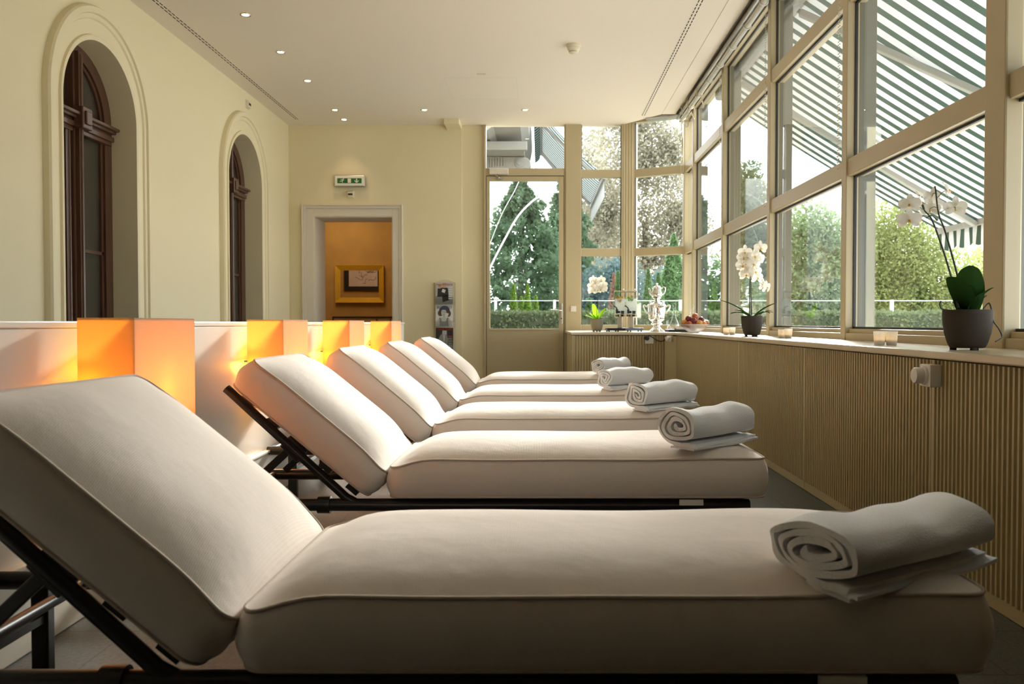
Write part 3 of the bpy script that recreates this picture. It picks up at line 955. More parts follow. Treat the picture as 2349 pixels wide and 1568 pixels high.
for k in range(9):
    a0 = rng.uniform(0, 6)
    cx, cz = rng.uniform(-0.18, 0.18), rng.uniform(-0.1, 0.15)
    sk.tube([(cx + 0.08 * (i / 6 - 0.5) * 2 * math.cos(a0) + 0.02 * math.sin(i), 0.035, cz + 0.06 * (i / 6 - 0.5) * 2 * math.sin(a0) + 0.02 * math.cos(i * 1.3)) for i in range(7)], 0.0035, 5)
part('sketch_lines', sk, M['blackpl'], pr)
pc = thing('framed_picture', 'low wide black framed picture under the mirror in the far room', 'picture', (-2.85, 13.5, 0.78))
part('picture_frame', MB().box(-0.52, 0.52, -0.03, 0, 0.205, 0.222).box(-0.52, 0.52, -0.03, 0, -0.22, -0.205).box(-0.52, -0.505, -0.03, 0, -0.22, 0.22).box(0.505, 0.52, -0.03, 0, -0.22, 0.22), M['blackpl'], pc)
part('picture_sheet', MB().box(-0.51, 0.51, -0.014, -0.008, -0.21, 0.21), pmat('tan_picture', (0.55, 0.38, 0.18), 0.7, var=0.3, vscale=6), pc)
bd = MB()
for k in range(22):
    x = -0.49 + k * 0.045
    bd.box(x, x + rng.uniform(0.02, 0.042), -0.019, -0.013, -0.2, rng.uniform(0.02, 0.18))
part('picture_blocks', bd, pmat('picture_dark', (0.08, 0.055, 0.04), 0.7, var=0.6, vscale=12), pc)
lb = bpy.data.lights.new('room_beyond_light', 'AREA'); lb.energy = 14; lb.size = 0.9; lb.color = (1.0, 0.74, 0.44)
lo = bpy.data.objects.new('room_beyond_light', lb); COL.objects.link(lo); lo.location = (-3.1, 12.5, 2.93)

# magazine rack with its magazines
rk = thing('magazine_rack', 'clear acrylic magazine rack standing against the cream wall', 'magazine rack', (-1.235, YB, 0))
back = [(-0.118, 0.0)] + [(-0.135, 0.02), (-0.135, 1.42)] + [(-0.135 + 0.27 * k / 12, 1.42 + 0.04 * math.sin(PI * k / 12)) for k in range(1, 12)] + [(0.135, 1.42), (0.135, 0.02)]
part('back_panel', MB().prism([(x, 0, z) for x, z in back], (0, -0.03, 0), (0, -0.024, 0)), M['clear'], rk)
part('side_rail', MB().bar((-0.135, -0.05, 0.0), (-0.135, -0.03, 1.42), 0.012, 0.03), M['clear'], rk)
part('side_rail', MB().bar((0.135, -0.05, 0.0), (0.135, -0.03, 1.42), 0.012, 0.03), M['clear'], rk)
part('rack_base', MB().box(-0.15, 0.15, -0.22, -0.01, 0.0, 0.015), M['clear'], rk)
TIER = [1.145, 0.855, 0.555, 0.255]
for z in TIER:
    part('pocket', MB().box(-0.128, 0.128, -0.085, -0.03, z - 0.012, z - 0.006).box(-0.128, 0.128, -0.088, -0.083, z - 0.012, z + 0.07), M['clear'], rk)
skin = pmat('print_skin', (0.50, 0.36, 0.27), 0.5); ink = pmat('print_black', (0.02, 0.02, 0.024), 0.4); paper = pmat('print_white', (0.70, 0.70, 0.70), 0.4)
grey = pmat('print_grey', (0.22, 0.23, 0.24), 0.4); red = pmat('print_red', (0.55, 0.05, 0.03), 0.4); blue = pmat('print_blue', (0.03, 0.09, 0.24), 0.4); hair = pmat('print_hair', (0.13, 0.08, 0.05), 0.5)
lgrey = pmat('print_light_grey', (0.48, 0.50, 0.50), 0.4); sandy = pmat('print_sandy', (0.42, 0.27, 0.13), 0.5)


def ell(cx, cz, rx, rz, y, n=18):
    return [(cx + rx * math.cos(2 * PI * k / n), y, cz + rz * math.sin(2 * PI * k / n)) for k in range(n)]


def flat(parent, name, polys, mat, lvl):
    y = -0.0052 - 0.0005 * lvl
    m = MB()
    for p in polys:
        m.prism([(q[0], 0, q[-1]) for q in p], (0, y - 0.0004, 0), (0, y, 0))
    return part(name, m, mat, parent)


def rc(x0, x1, z0, z1):
    return [(x0, z0), (x1, z0), (x1, z1), (x0, z1)]


def magazine(label, z, coverm):
    t = thing('magazine', label, 'magazine', (-1.235, YB - 0.075, z), 0, 'magazines in the acrylic rack')
    t.rotation_euler = (math.radians(-6), 0, 0)
    part('pages', MB().box(-0.110, 0.110, -0.004, 0.004, 0, 0.278), paper, t)
    part('cover', MB().box(-0.112, 0.112, -0.0052, -0.004, -0.001, 0.28), coverm, t)
    return t


E2 = lambda *a: [(p[0], p[2]) for p in ell(*a)]
t = magazine('fashion magazine with two figures in black, top of the rack', TIER[0], lgrey)
flat(t, 'lower_picture', [rc(-0.112, 0.112, 0, 0.10)], grey, 1)
flat(t, 'clothing', [[(-0.09, 0.09), (0.06, 0.09), (0.045, 0.205), (0.0, 0.215), (-0.085, 0.20)], [(-0.02, 0.02), (0.07, 0.05), (0.04, 0.12), (-0.03, 0.12)]], ink, 2)
flat(t, 'faces', [E2(-0.06, 0.222, 0.02, 0.024, 0), E2(0.0, 0.235, 0.022, 0.03, 0)], skin, 3)
flat(t, 'hair', [E2(-0.06, 0.238, 0.024, 0.018, 0), E2(0.0, 0.258, 0.024, 0.014, 0)], sandy, 4)
flat(t, 'sticker', [[(-0.035, 0.155), (0.005, 0.14), (0.018, 0.18), (-0.022, 0.195)]], paper, 5)
flat(t, 'cover_lines', [rc(0.055, 0.105, 0.06 + 0.03 * k, 0.072 + 0.03 * k) for k in range(6)], paper, 5)
text_part('masthead', 'marie claire', 0.04, red, t, (0, -0.0085, 0.252), (PI / 2, 0, 0), 0.21)
t = magazine('black and white portrait magazine, second from top of the rack', TIER[1], paper)
flat(t, 'shoulders', [[(-0.105, 0.0), (0.10, 0.0), (0.095, 0.06), (0.06, 0.11), (-0.06, 0.115), (-0.10, 0.07)]], lgrey, 1)
flat(t, 'clothing', [[(-0.06, 0.0), (0.06, 0.0), (0.05, 0.07), (0.055, 0.11), (0.035, 0.11), (0.02, 0.06), (-0.03, 0.06), (-0.045, 0.11), (-0.065, 0.11)]], grey, 2)
flat(t, 'hair', [E2(0.0, 0.2, 0.07, 0.068, 0), E2(-0.05, 0.17, 0.035, 0.04, 0), E2(0.05, 0.165, 0.035, 0.045, 0)], hair, 3)
flat(t, 'face', [E2(-0.008, 0.175, 0.034, 0.048, 0), rc(-0.02, 0.015, 0.09, 0.14)], lgrey, 4)
flat(t, 'eyes', [E2(-0.02, 0.185, 0.008, 0.003, 0), E2(0.01, 0.183, 0.008, 0.003, 0), E2(-0.005, 0.146, 0.008, 0.003, 0)], ink, 5)
flat(t, 'headband', [rc(-0.045, 0.04, 0.213, 0.232)], blue, 6)
flat(t, 'sticker', [[(0.008, 0.135), (0.045, 0.125), (0.058, 0.165), (0.02, 0.175)]], paper, 7)
text_part('masthead', 'BOLERO', 0.05, blue, t, (0, -0.0072, 0.245), (PI / 2, 0, 0), 0.19)
t = magazine('black magazine with red title, third from top of the rack', TIER[2], ink)
flat(t, 'figure', [E2(-0.005, 0.215, 0.028, 0.03, 0), [(-0.09, 0.11), (-0.05, 0.19), (-0.03, 0.2), (0.03, 0.2), (0.05, 0.13), (0.04, 0.05), (-0.04, 0.03)]], grey, 1)
flat(t, 'sticker', [rc(-0.025, 0.03, 0.195, 0.245)], lgrey, 3)
flat(t, 'shirt', [[(-0.02, 0.19), (0.012, 0.19), (0.0, 0.10), (-0.008, 0.10)]], lgrey, 2)
flat(t, 'cover_lines', [rc(0.05, 0.10, 0.03 + 0.022 * k, 0.037 + 0.022 * k) for k in range(6)], lgrey, 3)
flat(t, 'red_lines', [rc(-0.10, -0.04, 0.09, 0.10), rc(0.05, 0.10, 0.165, 0.175)], red, 3)
text_part('masthead', 'TRAJECTOIRE', 0.045, red, t, (0, -0.0085, 0.262), (PI / 2, 0, 0), 0.20)
t = magazine('dark blue magazine at the bottom of the rack, mostly hidden by a lounger', TIER[3], blue)
flat(t, 'cover_lines', [rc(0.06, 0.075, 0.19, 0.25), rc(0.085, 0.095, 0.2, 0.25)], lgrey, 1)

# ------------------------------------------------------------------ sun loungers
LW = 0.66


def rrect(L, W, r, nl=34, nw=16, nc=6):
    """outline points of a rounded rectangle, x 0..L, y -W/2..W/2, counter-clockwise"""
    P = []
    def line(a, b, n):
        return [(a[0] + (b[0] - a[0]) * i / n, a[1] + (b[1] - a[1]) * i / n) for i in range(n)]
    def cor(cx, cy, a0):
        return [(cx + r * math.cos(a0 + PI / 2 * i / nc), cy + r * math.sin(a0 + PI / 2 * i / nc)) for i in range(nc)]
    h = W / 2
    P += line((r, -h), (L - r, -h), nl) + cor(L - r, -h + r, -PI / 2)
    P += line((L, -h + r), (L, h - r), nw) + cor(L - r, h - r, 0)
    P += line((L - r, h), (r, h), nl) + cor(r, h - r, PI / 2)
    P += line((0, h - r), (0, -h + r), nw) + cor(r, -h + r, PI)
    return P


def cushion_meshes(L, W, T, crown, pw, dip0=0.0, dip1=0.0, seed=0, sag=0.004):
    """returns (body mesh builder, piping builder). Head/hinge end at x=0"""
    P = rrect(L, W, 0.045)
    n = len(P)
    ph = [seed * 1.7 + k for k in range(4)]

    def wob(x, y):
        return sag * (math.sin(5.1 * x + ph[0]) * 0.6 + math.sin(9.7 * x + 3 * y + ph[1]) * 0.4)

    def dips(x):
        return dip0 * math.exp(-(x / 0.09) ** 2) + dip1 * math.exp(-((L - x) / 0.09) ** 2)

    def ztop(x, y):
        s = min(1, abs(2 * x / L - 1)); t = min(1, abs(2 * y / W))
        return T - dips(x) + wob(x, y) + crown * (1 - t ** 3.0) * (1 - s ** pw)

    m = MB()
    rows = []
    # bottom cap rings, side, top rings
    def sk(p):
        h = W / 2
        return (min(max(p[0], h * 0.9), L - h * 0.9), 0.0)
    for q in (0.0, 0.35, 0.7, 0.92):
        rows.append([(sk(p)[0] + (p[0] - sk(p)[0]) * q, p[1] * q, 0.002 - 0.010 * (1 - q)) for p in P])
    cx, cy = L / 2, 0
    for k in range(9):
        f = k / 8
        b = 0.016 * math.sin(PI * f)
        row = []
        for i, p in enumerate(P):
            a, c = P[i - 1], P[(i + 1) % n]
            nx, ny = c[1] - a[1], a[0] - c[0]
            l = math.hypot(nx, ny) or 1
            zt = T - dips(p[0]) + wob(*p)
            pk = 0.0035 * math.sin(i * 2.3 + 5 * f) * math.exp(-min(p[0], L - p[0]) / 0.06) * math.sin(PI * f)
            row.append((p[0] + nx / l * (b + pk), p[1] + ny / l * (b + pk), 0.004 + (zt - 0.004) * f))
        rows.append(row)
    for q in (0.985, 0.96, 0.92, 0.87, 0.81, 0.74, 0.66, 0.57, 0.47, 0.36, 0.25, 0.13, 0.0):
        row = []
        for p in P:
            s_ = sk(p)
            x = s_[0] + (p[0] - s_[0]) * q; y = s_[1] + (p[1] - s_[1]) * q
            row.append((x, y, ztop(x, y)))
        rows.append(row)
    vs = [v for r in rows for v in r]
    fs = []
    for i in range(len(rows) - 1):
        for k in range(n):
            k2 = (k + 1) % n
            fs.append((i * n + k, i * n + k2, (i + 1) * n + k2, (i + 1) * n + k))
    m.add(vs, fs)
    pp = MB()
    for row, dz in ((rows[12], 0.0), (rows[4], 0.0)):
        pp.tube([(v[0], v[1], v[2] + dz) for v in row], 0.0042, 7, closed=True)
    return m, pp


XH, ZB, TC = -0.54, 0.272, 0.138
ANG = math.radians(39.7)
BACKM = Matrix.Translation((-0.62, 0, 0.274)) @ Matrix.Rotation(PI, 4, 'Z') @ Matrix.Rotation(-ANG, 4, 'Y')


def make_lounger(label, seed):
    t = thing('sun_lounger', label, 'sun lounger', (0, 0, 0), 0, 'row of cream cushioned sun loungers')
    b, p = cushion_meshes(1.352, LW, TC, 0.047, 8, dip0=0.034, seed=seed)
    T0 = Matrix.Translation((XH, 0, ZB))
    c = part('seat_cushion', b.move(T0), M['seat_fab'], t, smooth=175, weld=True)
    part('piping', p.move(T0), M['piping'], c, smooth=175)
    b, p = cushion_meshes(0.63, LW, 0.126, 0.055, 5, dip0=0.016, dip1=0.008, seed=seed + 3, sag=0.003)
    c = part('back_cushion', b.move(BACKM), M['seat_fab'], t, smooth=175, weld=True)
    part('piping', p.move(BACKM), M['piping'], c, smooth=175)
    for sy in (-1, 1):
        y = sy * 0.30
        part('side_rail', MB().tube([(-1.40, y, 0.243), (0.72, y, 0.243), (0.755, y * 0.985, 0.24)], 0.023, 12), M['black'], t, smooth=60)
        part('back_rail', MB().tube([(-0.66, y, 0.248), (-0.70, y, 0.270), (-1.129, y, 0.664)], 0.0165, 12), M['black'], t, smooth=60)
        for x in (-1.27, 0.60):
            part('leg', MB().box(x - 0.022, x + 0.022, y - 0.016, y + 0.016, 0.0, 0.235), M['black'], t, bevel=0.004)
        part('strut', MB().bar((-0.905, y * 0.94, 0.444), (-1.10, y * 0.94, 0.262), 0.012, 0.028), M['black'], t, bevel=0.003)
        part('hinge_bracket', MB().bar((-0.92, y * 0.97, 0.475), (-0.86, y * 0.97, 0.415), 0.02, 0.055), M['black'], t, bevel=0.004)
        part('sleeve', MB().tube([(-0.80, y, 0.243), (-0.755, y, 0.243)], 0.031, 16), M['black'], t, smooth=50)
    part('foot_bar', MB().tube([(0.735, -0.30, 0.243), (0.735, 0.30, 0.243)], 0.021, 12), M['black'], t, smooth=60)
    part('cross_bar', MB().tube([(-1.15, -0.30, 0.243), (-1.15, 0.30, 0.243)], 0.014, 12), M['black'], t, smooth=60)
    part('cross_bar', MB().tube([(-1.39, -0.30, 0.243), (-1.39, 0.30, 0.243)], 0.018, 12), M['black'], t, smooth=60)
    part('cross_bar', MB().box(-1.285, -1.255, -0.29, 0.29, 0.14, 0.16), M['black'], t)
    sl = MB()
    for k in range(9):
        x = XH + 0.03 + k * 0.15
        sl.box(x, x + 0.05, -0.29, 0.29, 0.252, 0.264)
    part('seat_slats', sl, M['black'], t)
    bs = MB()
    for k in range(5):
        q = BACKM @ Vector((0.06 + k * 0.125, 0, -0.022))
        d = BACKM.to_3x3() @ Vector((1, 0, 0))
        bs.bar(q + Vector((0, -0.30, 0)), q + Vector((0, 0.30, 0)), 0.012, 0.05, up=(d.x, d.y, d.z))
    part('back_slats', bs, M['black'], t)
    part('light_patch', MB().box(0.50, 0.585, -0.335, -0.325, 0.248, 0.268), M['plastic'], t, label='small pale block for reflected light under the foot end')  # pale block put in for light reflecting under the foot end
    return t


LY = [1.47, 2.95, 4.22, 5.57, 7.15]
LLAB = ['cream cushioned sun lounger nearest the camera, filling the bottom of the photo', 'cream cushioned sun lounger second from the camera, its black back frame showing',
        'cream cushioned sun lounger in the middle of the row of five', 'cream cushioned sun lounger fourth from the camera, second farthest', 'cream cushioned sun lounger farthest from the camera, by the garden door']
lounger0 = None
for i, (y, lab) in enumerate(zip(LY, LLAB)):
    if i == 0:
        lounger0 = make_lounger(lab, 1)
        lounger0.location = (0, y + LW / 2, 0)
    else:
        dup(lounger0, (0, y + LW / 2, 0), lab)


# ------------------------------------------------------------------ rolled towels
def towel_mesh(L, seed, su=1.2, sv=0.88, fl=0.082):
    r_ = random.Random(seed)
    th1 = 2 * PI * 4 - PI / 2
    th0 = PI * 0.9
    path = []
    N = 150
    for i in range(N + 1):
        th = th0 + (th1 - th0) * i / N
        r = 0.010 + (0.066 - 0.010) * ((th - th0) / (th1 - th0)) ** 0.95
        r *= 1 + (0.10 * math.sin(2.0 * th + seed) + 0.05 * math.sin(3.1 * th)) * (1 - i / N) ** 0.6
        q_ = 1 / (abs(math.cos(th)) ** 2.7 + abs(math.sin(th)) ** 2.7) ** (1 / 2.7)
        r *= 1 + (q_ - 1) * i / N * 0.9
        path.append(((r * math.cos(th)) * su, r * math.sin(th) * sv))
    v0 = path[-1][1]
    for k in range(1, 9):
        path.append((0.070 * k / 8, v0 - 0.004 * k / 8 + 0.0015 * math.sin(k * 1.4 + seed)))
    TH = 0.0125
    n = len(path)

    def offs(pt):
        out_a, out_b = [], []
        for i in range(n):
            a = Vector(pt[max(0, i - 1)]); b = Vector(pt[min(n - 1, i + 1)])
            d = (b - a).normalized(); nn = Vector((-d.y, d.x))
            p = Vector(pt[i])
            out_a.append(p + nn * TH / 2); out_b.append(p - nn * TH / 2)
        return out_a, out_b
    A, B = offs(path)
    loop = A + B[::-1]
    NS = 22
    m = MB()
    vs = []
    ln = len(loop)
    for j in range(NS + 1):
        w_ = j / NS
        sc = 1 + 0.05 * math.sin(3.1 * w_ + seed) + 0.015 * math.sin(9 * w_ + seed * 2)
        e = 0.5 * (abs(2 * w_ - 1) ** 6)
        for q in loop:
            ax = (w_ - 0.5) * L + 0.010 * math.sin(q.x * 40 + q.y * 55 + seed) * abs(2 * w_ - 1)
            u = q.x * sc * (1 - 0.03 * e)
            v = (q.y - v0) * (1 + 0.05 * math.sin(2.3 * w_ * PI + seed)) + v0
            if v > 0.02:
                v += 0.004 * math.sin(14 * w_ + 20 * u + seed)
            vs.append((ax, u, v))
    fs = []
    for j in range(NS):
        for k in range(ln):
            k2 = (k + 1) % ln
            fs.append((j * ln + k, j * ln + k2, (j + 1) * ln + k2, (j + 1) * ln + k))
    for j in (0, NS):
        for i in range(n - 1):
            a, b, c, d = j * ln + i, j * ln + i + 1, j * ln + ln - 2 - i, j * ln + ln - 1 - i
            fs.append((a, b, c, d))
    m.add(vs, fs)
    # folded end lying flat under the roll
    def flap(u0, u1, vz, l, sh):
        def fn(a, b):
            return ((a - 0.5) * l + sh, u0 + (u1 - u0) * b + 0.006 * math.sin(9 * a + seed) * b, vz - 0.004 * b * b + 0.003 * math.sin(7 * a + seed) * b)
        g = []
        nu, nv = 16, 8
        for top in (0, 1):
            g.append([fn(i / nu, j / nv) for i in range(nu + 1) for j in range(nv + 1)])
        vs = [(p[0], p[1], p[2] + 0.0035) for p in g[0]] + [(p[0], p[1], p[2] - 0.0035) for p in g[1]]
        S = (nu + 1) * (nv + 1)
        fs = []
        for i in range(nu):
            for j in range(nv):
                a = i * (nv + 1) + j
                q = (a, a + nv + 1, a + nv + 2, a + 1)
                fs.append(q); fs.append(tuple(S + x for x in q[::-1]))
        ring_ = [j for j in range(nv + 1)] + [i * (nv + 1) + nv for i in range(1, nu + 1)] + [nu * (nv + 1) + j for j in range(nv - 1, -1, -1)] + [i * (nv + 1) for i in range(nu - 1, 0, -1)]
        for a, b in zip(ring_, ring_[1:] + ring_[:1]):
            fs.append((a, b, S + b, S + a))
        m.add(vs, fs)
    flap(-0.02, fl, v0 - 0.0090, L * 1.02, 0.006)
    flap(-0.03, fl - 0.014, v0 - 0.0158, L * 0.985, -0.004)
    for i, p in enumerate(m.v):
        m.v[i] = (p[0], -p[1], p[2] - v0 + 0.021)
    return m


TW = [((0.680, 1.605), 32, 0.43, 'large rolled white towel on the foot of the nearest lounger', 0.415),
      ((0.645, 3.125), 43, 0.40, 'rolled white towel on the second lounger from the camera', 0.443),
      ((0.660, 4.43), 40, 0.40, 'rolled white towel on the middle lounger of the row', 0.443),
      ((0.600, 5.78), 36, 0.38, 'rolled white towel on the fourth lounger, second farthest', 0.443),
      ((0.640, 7.40), 48, 0.38, 'rolled white towel on the farthest lounger by the wing windows', 0.443)]
for k, ((x, y), a, L, lab, z) in enumerate(TW):
    solo('rolled_towel', towel_mesh(L, k * 1.3 + 0.4, *((1.62, 0.74, 0.088) if k == 0 else (1.24, 0.92))), M['towel'], lab, 'towel', (x, y, z), math.radians(a), 'rolled towels on the loungers', smooth=50)

# ------------------------------------------------------------------ wall lamps on the partition
LAMPY = [(2.46, 2.89), (3.89, 4.30), (5.245, 5.68), (6.73, 7.20)]
LALAB = ['orange glowing box lamp on the partition nearest the camera', 'orange glowing box lamp on the partition behind the second lounger', 'orange glowing box lamp third from the camera along the partition', 'orange glowing box lamp at the far end of the partition']
for (a, b), lab in zip(LAMPY, LALAB):
    t = thing('wall_lamp', lab, 'lamp', (XPART, (a + b) / 2, 0.715), 0, 'box lamps along the partition')
    h = (b - a) / 2
    s = MB()
    x0, x1, z0, z1 = 0.036, 0.206, -0.215, 0.20
    s.box(x1 - 0.003, x1, -h, h, z0, z1)
    s.box(x0, x1 - 0.003, -h, -h + 0.003, z0, z1)
    s.box(x0, x1 - 0.003, h - 0.003, h, z0, z1)
    part('lamp_shade', s, M['shade'], t)
    rim = MB()
    for z in (z0, z1 - 0.006):
        rim.box(x1 - 0.007, x1 - 0.003, -h + 0.003, h - 0.003, z, z + 0.005)
        rim.box(x0, x1 - 0.003, -h + 0.003, -h + 0.006, z, z + 0.005).box(x0, x1 - 0.003, h - 0.006, h - 0.003, z, z + 0.005)
    part('shade_rim', rim, M['awnmetal'], t)
    part('bracket', MB().box(0.0, 0.02, -0.05, 0.05, -0.06, 0.03).box(0.02, 0.21, -0.006, 0.006, -0.075, -0.065).box(0.02, 0.036, -h, h, 0.0, 0.008), M['awnmetal'], t)
    part('bulb', MB().ball((0.115, 0, -0.03), 0.028, 16, 10, 1.3), M['bulb'], t, smooth=175)
    for dy in (-0.165, 0.165):
        l = bpy.data.lights.new('lamp_light', 'POINT'); l.energy = 0.85; l.color = (1.0, 0.50, 0.035); l.shadow_soft_size = 0.03
        lo = bpy.data.objects.new('lamp_light', l); COL.objects.link(lo); lo.parent = t; lo.location = (0.065, dy, -0.02)


# ------------------------------------------------------------------ orchids
def leaf_mb(az, L, W, e0, e1, base=(0, 0, 0), fold=0.25):
    m = MB()
    nu, nv = 14, 6
    pts = []
    p = Vector(base)
    ca, sa = math.cos(az), math.sin(az)
    P = [p.copy()]
    for i in range(nu):
        e = e0 + (e1 - e0) * (i / nu)
        p = p + Vector((ca * math.cos(e), sa * math.cos(e), math.sin(e))) * (L / nu)
        P.append(p.copy())
    side = Vector((-sa, ca, 0))
    vs = []
    for i in range(nu + 1):
        t = i / nu
        w_ = W / 2 * (0.35 + 0.65 * math.sin(PI * min(1, t * 0.95 + 0.08)) ** 0.7) if t < 0.97 else W * 0.06
        e = e0 + (e1 - e0) * t
        nrm = Vector((-ca * math.sin(e), -sa * math.sin(e), math.cos(e)))
        for j in range(nv + 1):
            q = 2 * j / nv - 1
            vs.append(P[i] + side * (q * w_) + nrm * (abs(q) ** 1.3 * w_ * fold))
    fs = [(i * (nv + 1) + j, (i + 1) * (nv + 1) + j, (i + 1) * (nv + 1) + j + 1, i * (nv + 1) + j + 1) for i in range(nu) for j in range(nv)]
    m.add(vs, fs)
    return m


def petal(m, a, off, rx, ry, z, cup):
    n = 16
    ca, sa = math.cos(a), math.sin(a)
    vs = []
    for rr in (0.0, 0.5, 0.85, 1.0):
        for k in range(n):
            t = 2 * PI * k / n
            u = off + rx * rr * math.cos(t); v = ry * rr * math.sin(t)
            vs.append((ca * u - sa * v, sa * u + ca * v, z - cup * ((u / (off + rx)) ** 2) * 0.4 + 0.15 * cup * math.sin(2 * t) * rr))
    fs = []
    for i in range(3):
        for k in range(n):
            k2 = (k + 1) % n
            fs.append((i * n + k, i * n + k2, (i + 1) * n + k2, (i + 1) * n + k))
    m.add(vs, fs)


def flower(parent, pos, face, s, roll=0.0):
    m = MB()
    for a in (PI / 2, PI / 2 + 2.2, PI / 2 - 2.2):
        petal(m, a, 0.30 * s, 0.26 * s, 0.15 * s, -0.004, 0.25 * s)
    for a in (0.12, PI - 0.12):
        petal(m, a, 0.27 * s, 0.29 * s, 0.27 * s, 0.002, 0.18 * s)
    lp = MB()
    lp.ball((0, -0.05 * s, 0.03 * s), 0.055 * s, 8, 6)
    petal(lp, -PI / 2, 0.12 * s, 0.10 * s, 0.06 * s, 0.06 * s, -0.2 * s)
    q = Vector(face).to_track_quat('Z', 'Y').to_matrix().to_4x4()
    Mx = Matrix.Translation(pos) @ q @ Matrix.Rotation(roll, 4, 'Z')
    # keep the flower upright: undo the tracking roll as well as possible
    f = part('flower', m.move(Mx), M['petal'], parent, smooth=175, weld=True)
    part('lip', lp.move(Mx), M['lip'], f, smooth=60)
    return f


def pot_mb(r, h):
    prof = [(r * 0.62, 0.008), (r * 0.70, 0.010), (r * 0.80, h * 0.18), (r * 0.92, h * 0.42), (r * 0.985, h * 0.68), (r, h * 0.88), (r, h - 0.002), (r - 0.002, h), (r - 0.008, h), (r - 0.010, h - 0.01), (r - 0.012, h * 0.8)]
    m = MB().lathe(prof, 40, capt=False)
    for k in range(3):
        a = 2 * PI * k / 3 + 0.5
        m.lathe([(0.012, 0), (0.012, 0.012)], 10, (r * 0.55 * math.cos(a), r * 0.55 * math.sin(a), 0))
    return m


def spline(pts, n=8):
    out = []
    P = [Vector(p) for p in pts]
    for i in range(len(P) - 1):
        p0, p1, p2, p3 = P[max(i - 1, 0)], P[i], P[i + 1], P[min(i + 2, len(P) - 1)]
        for k in range(n):
            t = k / n
            out.append(0.5 * ((2 * p1) + (p2 - p0) * t + (2 * p0 - 5 * p1 + 4 * p2 - p3) * t * t + (3 * p1 - p0 - 3 * p2 + p3) * t ** 3))
    out.append(P[-1])
    return out


def orchid(label, loc, r, h, potmat, leafmat_, leaves, stems, flowers, roots=(), stake=False):
    t = thing('potted_orchid', label, 'orchid', loc, 0, 'white orchids on the window counter')
    part('pot', pot_mb(r, h), potmat, t, smooth=50)
    part('substrate', MB().lathe([(r - 0.012, h - 0.015), (r * 0.5, h - 0.006), (0.001, h - 0.004)], 24), M['soil'], t, smooth=60)
    for (az, L, W, e0, e1) in leaves:
        part('leaf', leaf_mb(az, L, W, e0, e1, (0.012 * math.cos(az), 0.012 * math.sin(az), h - 0.012)), leafmat_, t, smooth=175)
    for st in stems:
        P = spline(st)
        part('stem', MB().tube(P, [0.0042 - 0.0018 * i / len(P) for i in range(len(P))], 8), M['stem'], t, smooth=60)
    if stake:
        part('stake', MB().tube([(0.008, 0.006, h - 0.02), (stems[0][-2][0] * 0.8 + 0.004, stems[0][-2][1] * 0.8 + 0.006, h + (stems[0][-2][2] - h) * 0.85)], 0.0028, 7), M['stake'], t, smooth=60)
    for rt in roots:
        part('aerial_root', MB().tube(spline(rt), 0.0028, 7), M['stem'], t, smooth=60)
    for pos, face, s, near in flowers:
        if near is not None:
            part('flower_stalk', MB().tube(spline([near, (Vector(near) + Vector(pos)) / 2 + Vector((0, 0, 0.006)), Vector(pos) - Vector(face).normalized() * 0.006]), 0.0014, 6), M['stake'], t)
        flower(t, Vector(pos), face, s)
    return t


# big orchid in front: positions measured from the pot base
BO = (1.575, 3.05, ZS)


def bo(px, py, y=3.05):
    return ((px - 1238) * y / 1900 - BO[0], y - BO[1], 0.9 - (py - 740) * y / 1900 - ZS)


st1 = [bo(2198, 705), bo(2182, 640), bo(2160, 570), bo(2135, 505), bo(2118, 484), bo(2112, 470)]
st2 = [bo(2210, 705, 3.08), bo(2204, 670, 3.08), bo(2186, 600, 3.09), bo(2165, 530, 3.10), bo(2150, 490, 3.10), bo(2143, 440, 3.09), bo(2141, 428, 3.09)]
st3 = [bo(2147, 505, 3.09), bo(2136, 495, 3.06), bo(2122, 500, 3.05)]
fl = [(bo(2083, 468, 3.0), (-0.5, -0.8, 0.1), 0.070, bo(2118, 484)), (bo(2083, 503, 2.98), (-0.3, -0.9, -0.2), 0.076, bo(2128, 495)), (bo(2108, 503, 3.06), (0.7, -0.45, -0.2), 0.074, bo(2128, 495)),
      (bo(2108, 462, 3.04), (0.95, -0.3, 0.1), 0.068, bo(2118, 480)), (bo(2132, 452, 3.12), (-0.2, 0.9, 0.2), 0.068, bo(2143, 445, 3.09)), (bo(2130, 480, 3.12), (0.3, 0.9, -0.1), 0.068, bo(2148, 478, 3.1)),
      (bo(2172, 436, 3.08), (0.7, -0.5, 0.3), 0.068, bo(2146, 455, 3.09)), (bo(2188, 476, 3.08), (0.35, 0.9, 0.0), 0.074, bo(2151, 490, 3.10))]
orchid('large white orchid with two bare stems in dark pot, nearest on the counter', BO, 0.085, 0.148, M['pot'], M['orleaf'],
       [(-2.45, 0.185, 0.085, 1.05, 0.45), (-1.85, 0.175, 0.11, 1.5, 1.25), (-2.2, 0.12, 0.08, 1.3, 0.8), (-0.5, 0.12, 0.06, 1.25, 0.5), (-0.9, 0.09, 0.06, 1.2, 0.7), (1.2, 0.12, 0.06, 1.0, 0.2)],
       [st1, st2, st3], fl,
       roots=[[bo(2255, 708), bo(2268, 695), bo(2275, 715, 3.02), bo(2278, 735, 3.0), bo(2292, 755, 3.0), bo(2298, 772, 2.99), bo(2284, 783, 2.97)],
              [bo(2175, 711), bo(2160, 708), bo(2155, 698), bo(2158, 690)], [bo(2230, 708), bo(2245, 690), bo(2262, 678)]])
# middle orchid
MO = (1.575, 6.15, ZS)


def mo(px, py, y=6.15):
    return ((px - 1238) * y / 1900 - MO[0], y - MO[1], 0.9 - (py - 740) * y / 1900 - ZS)


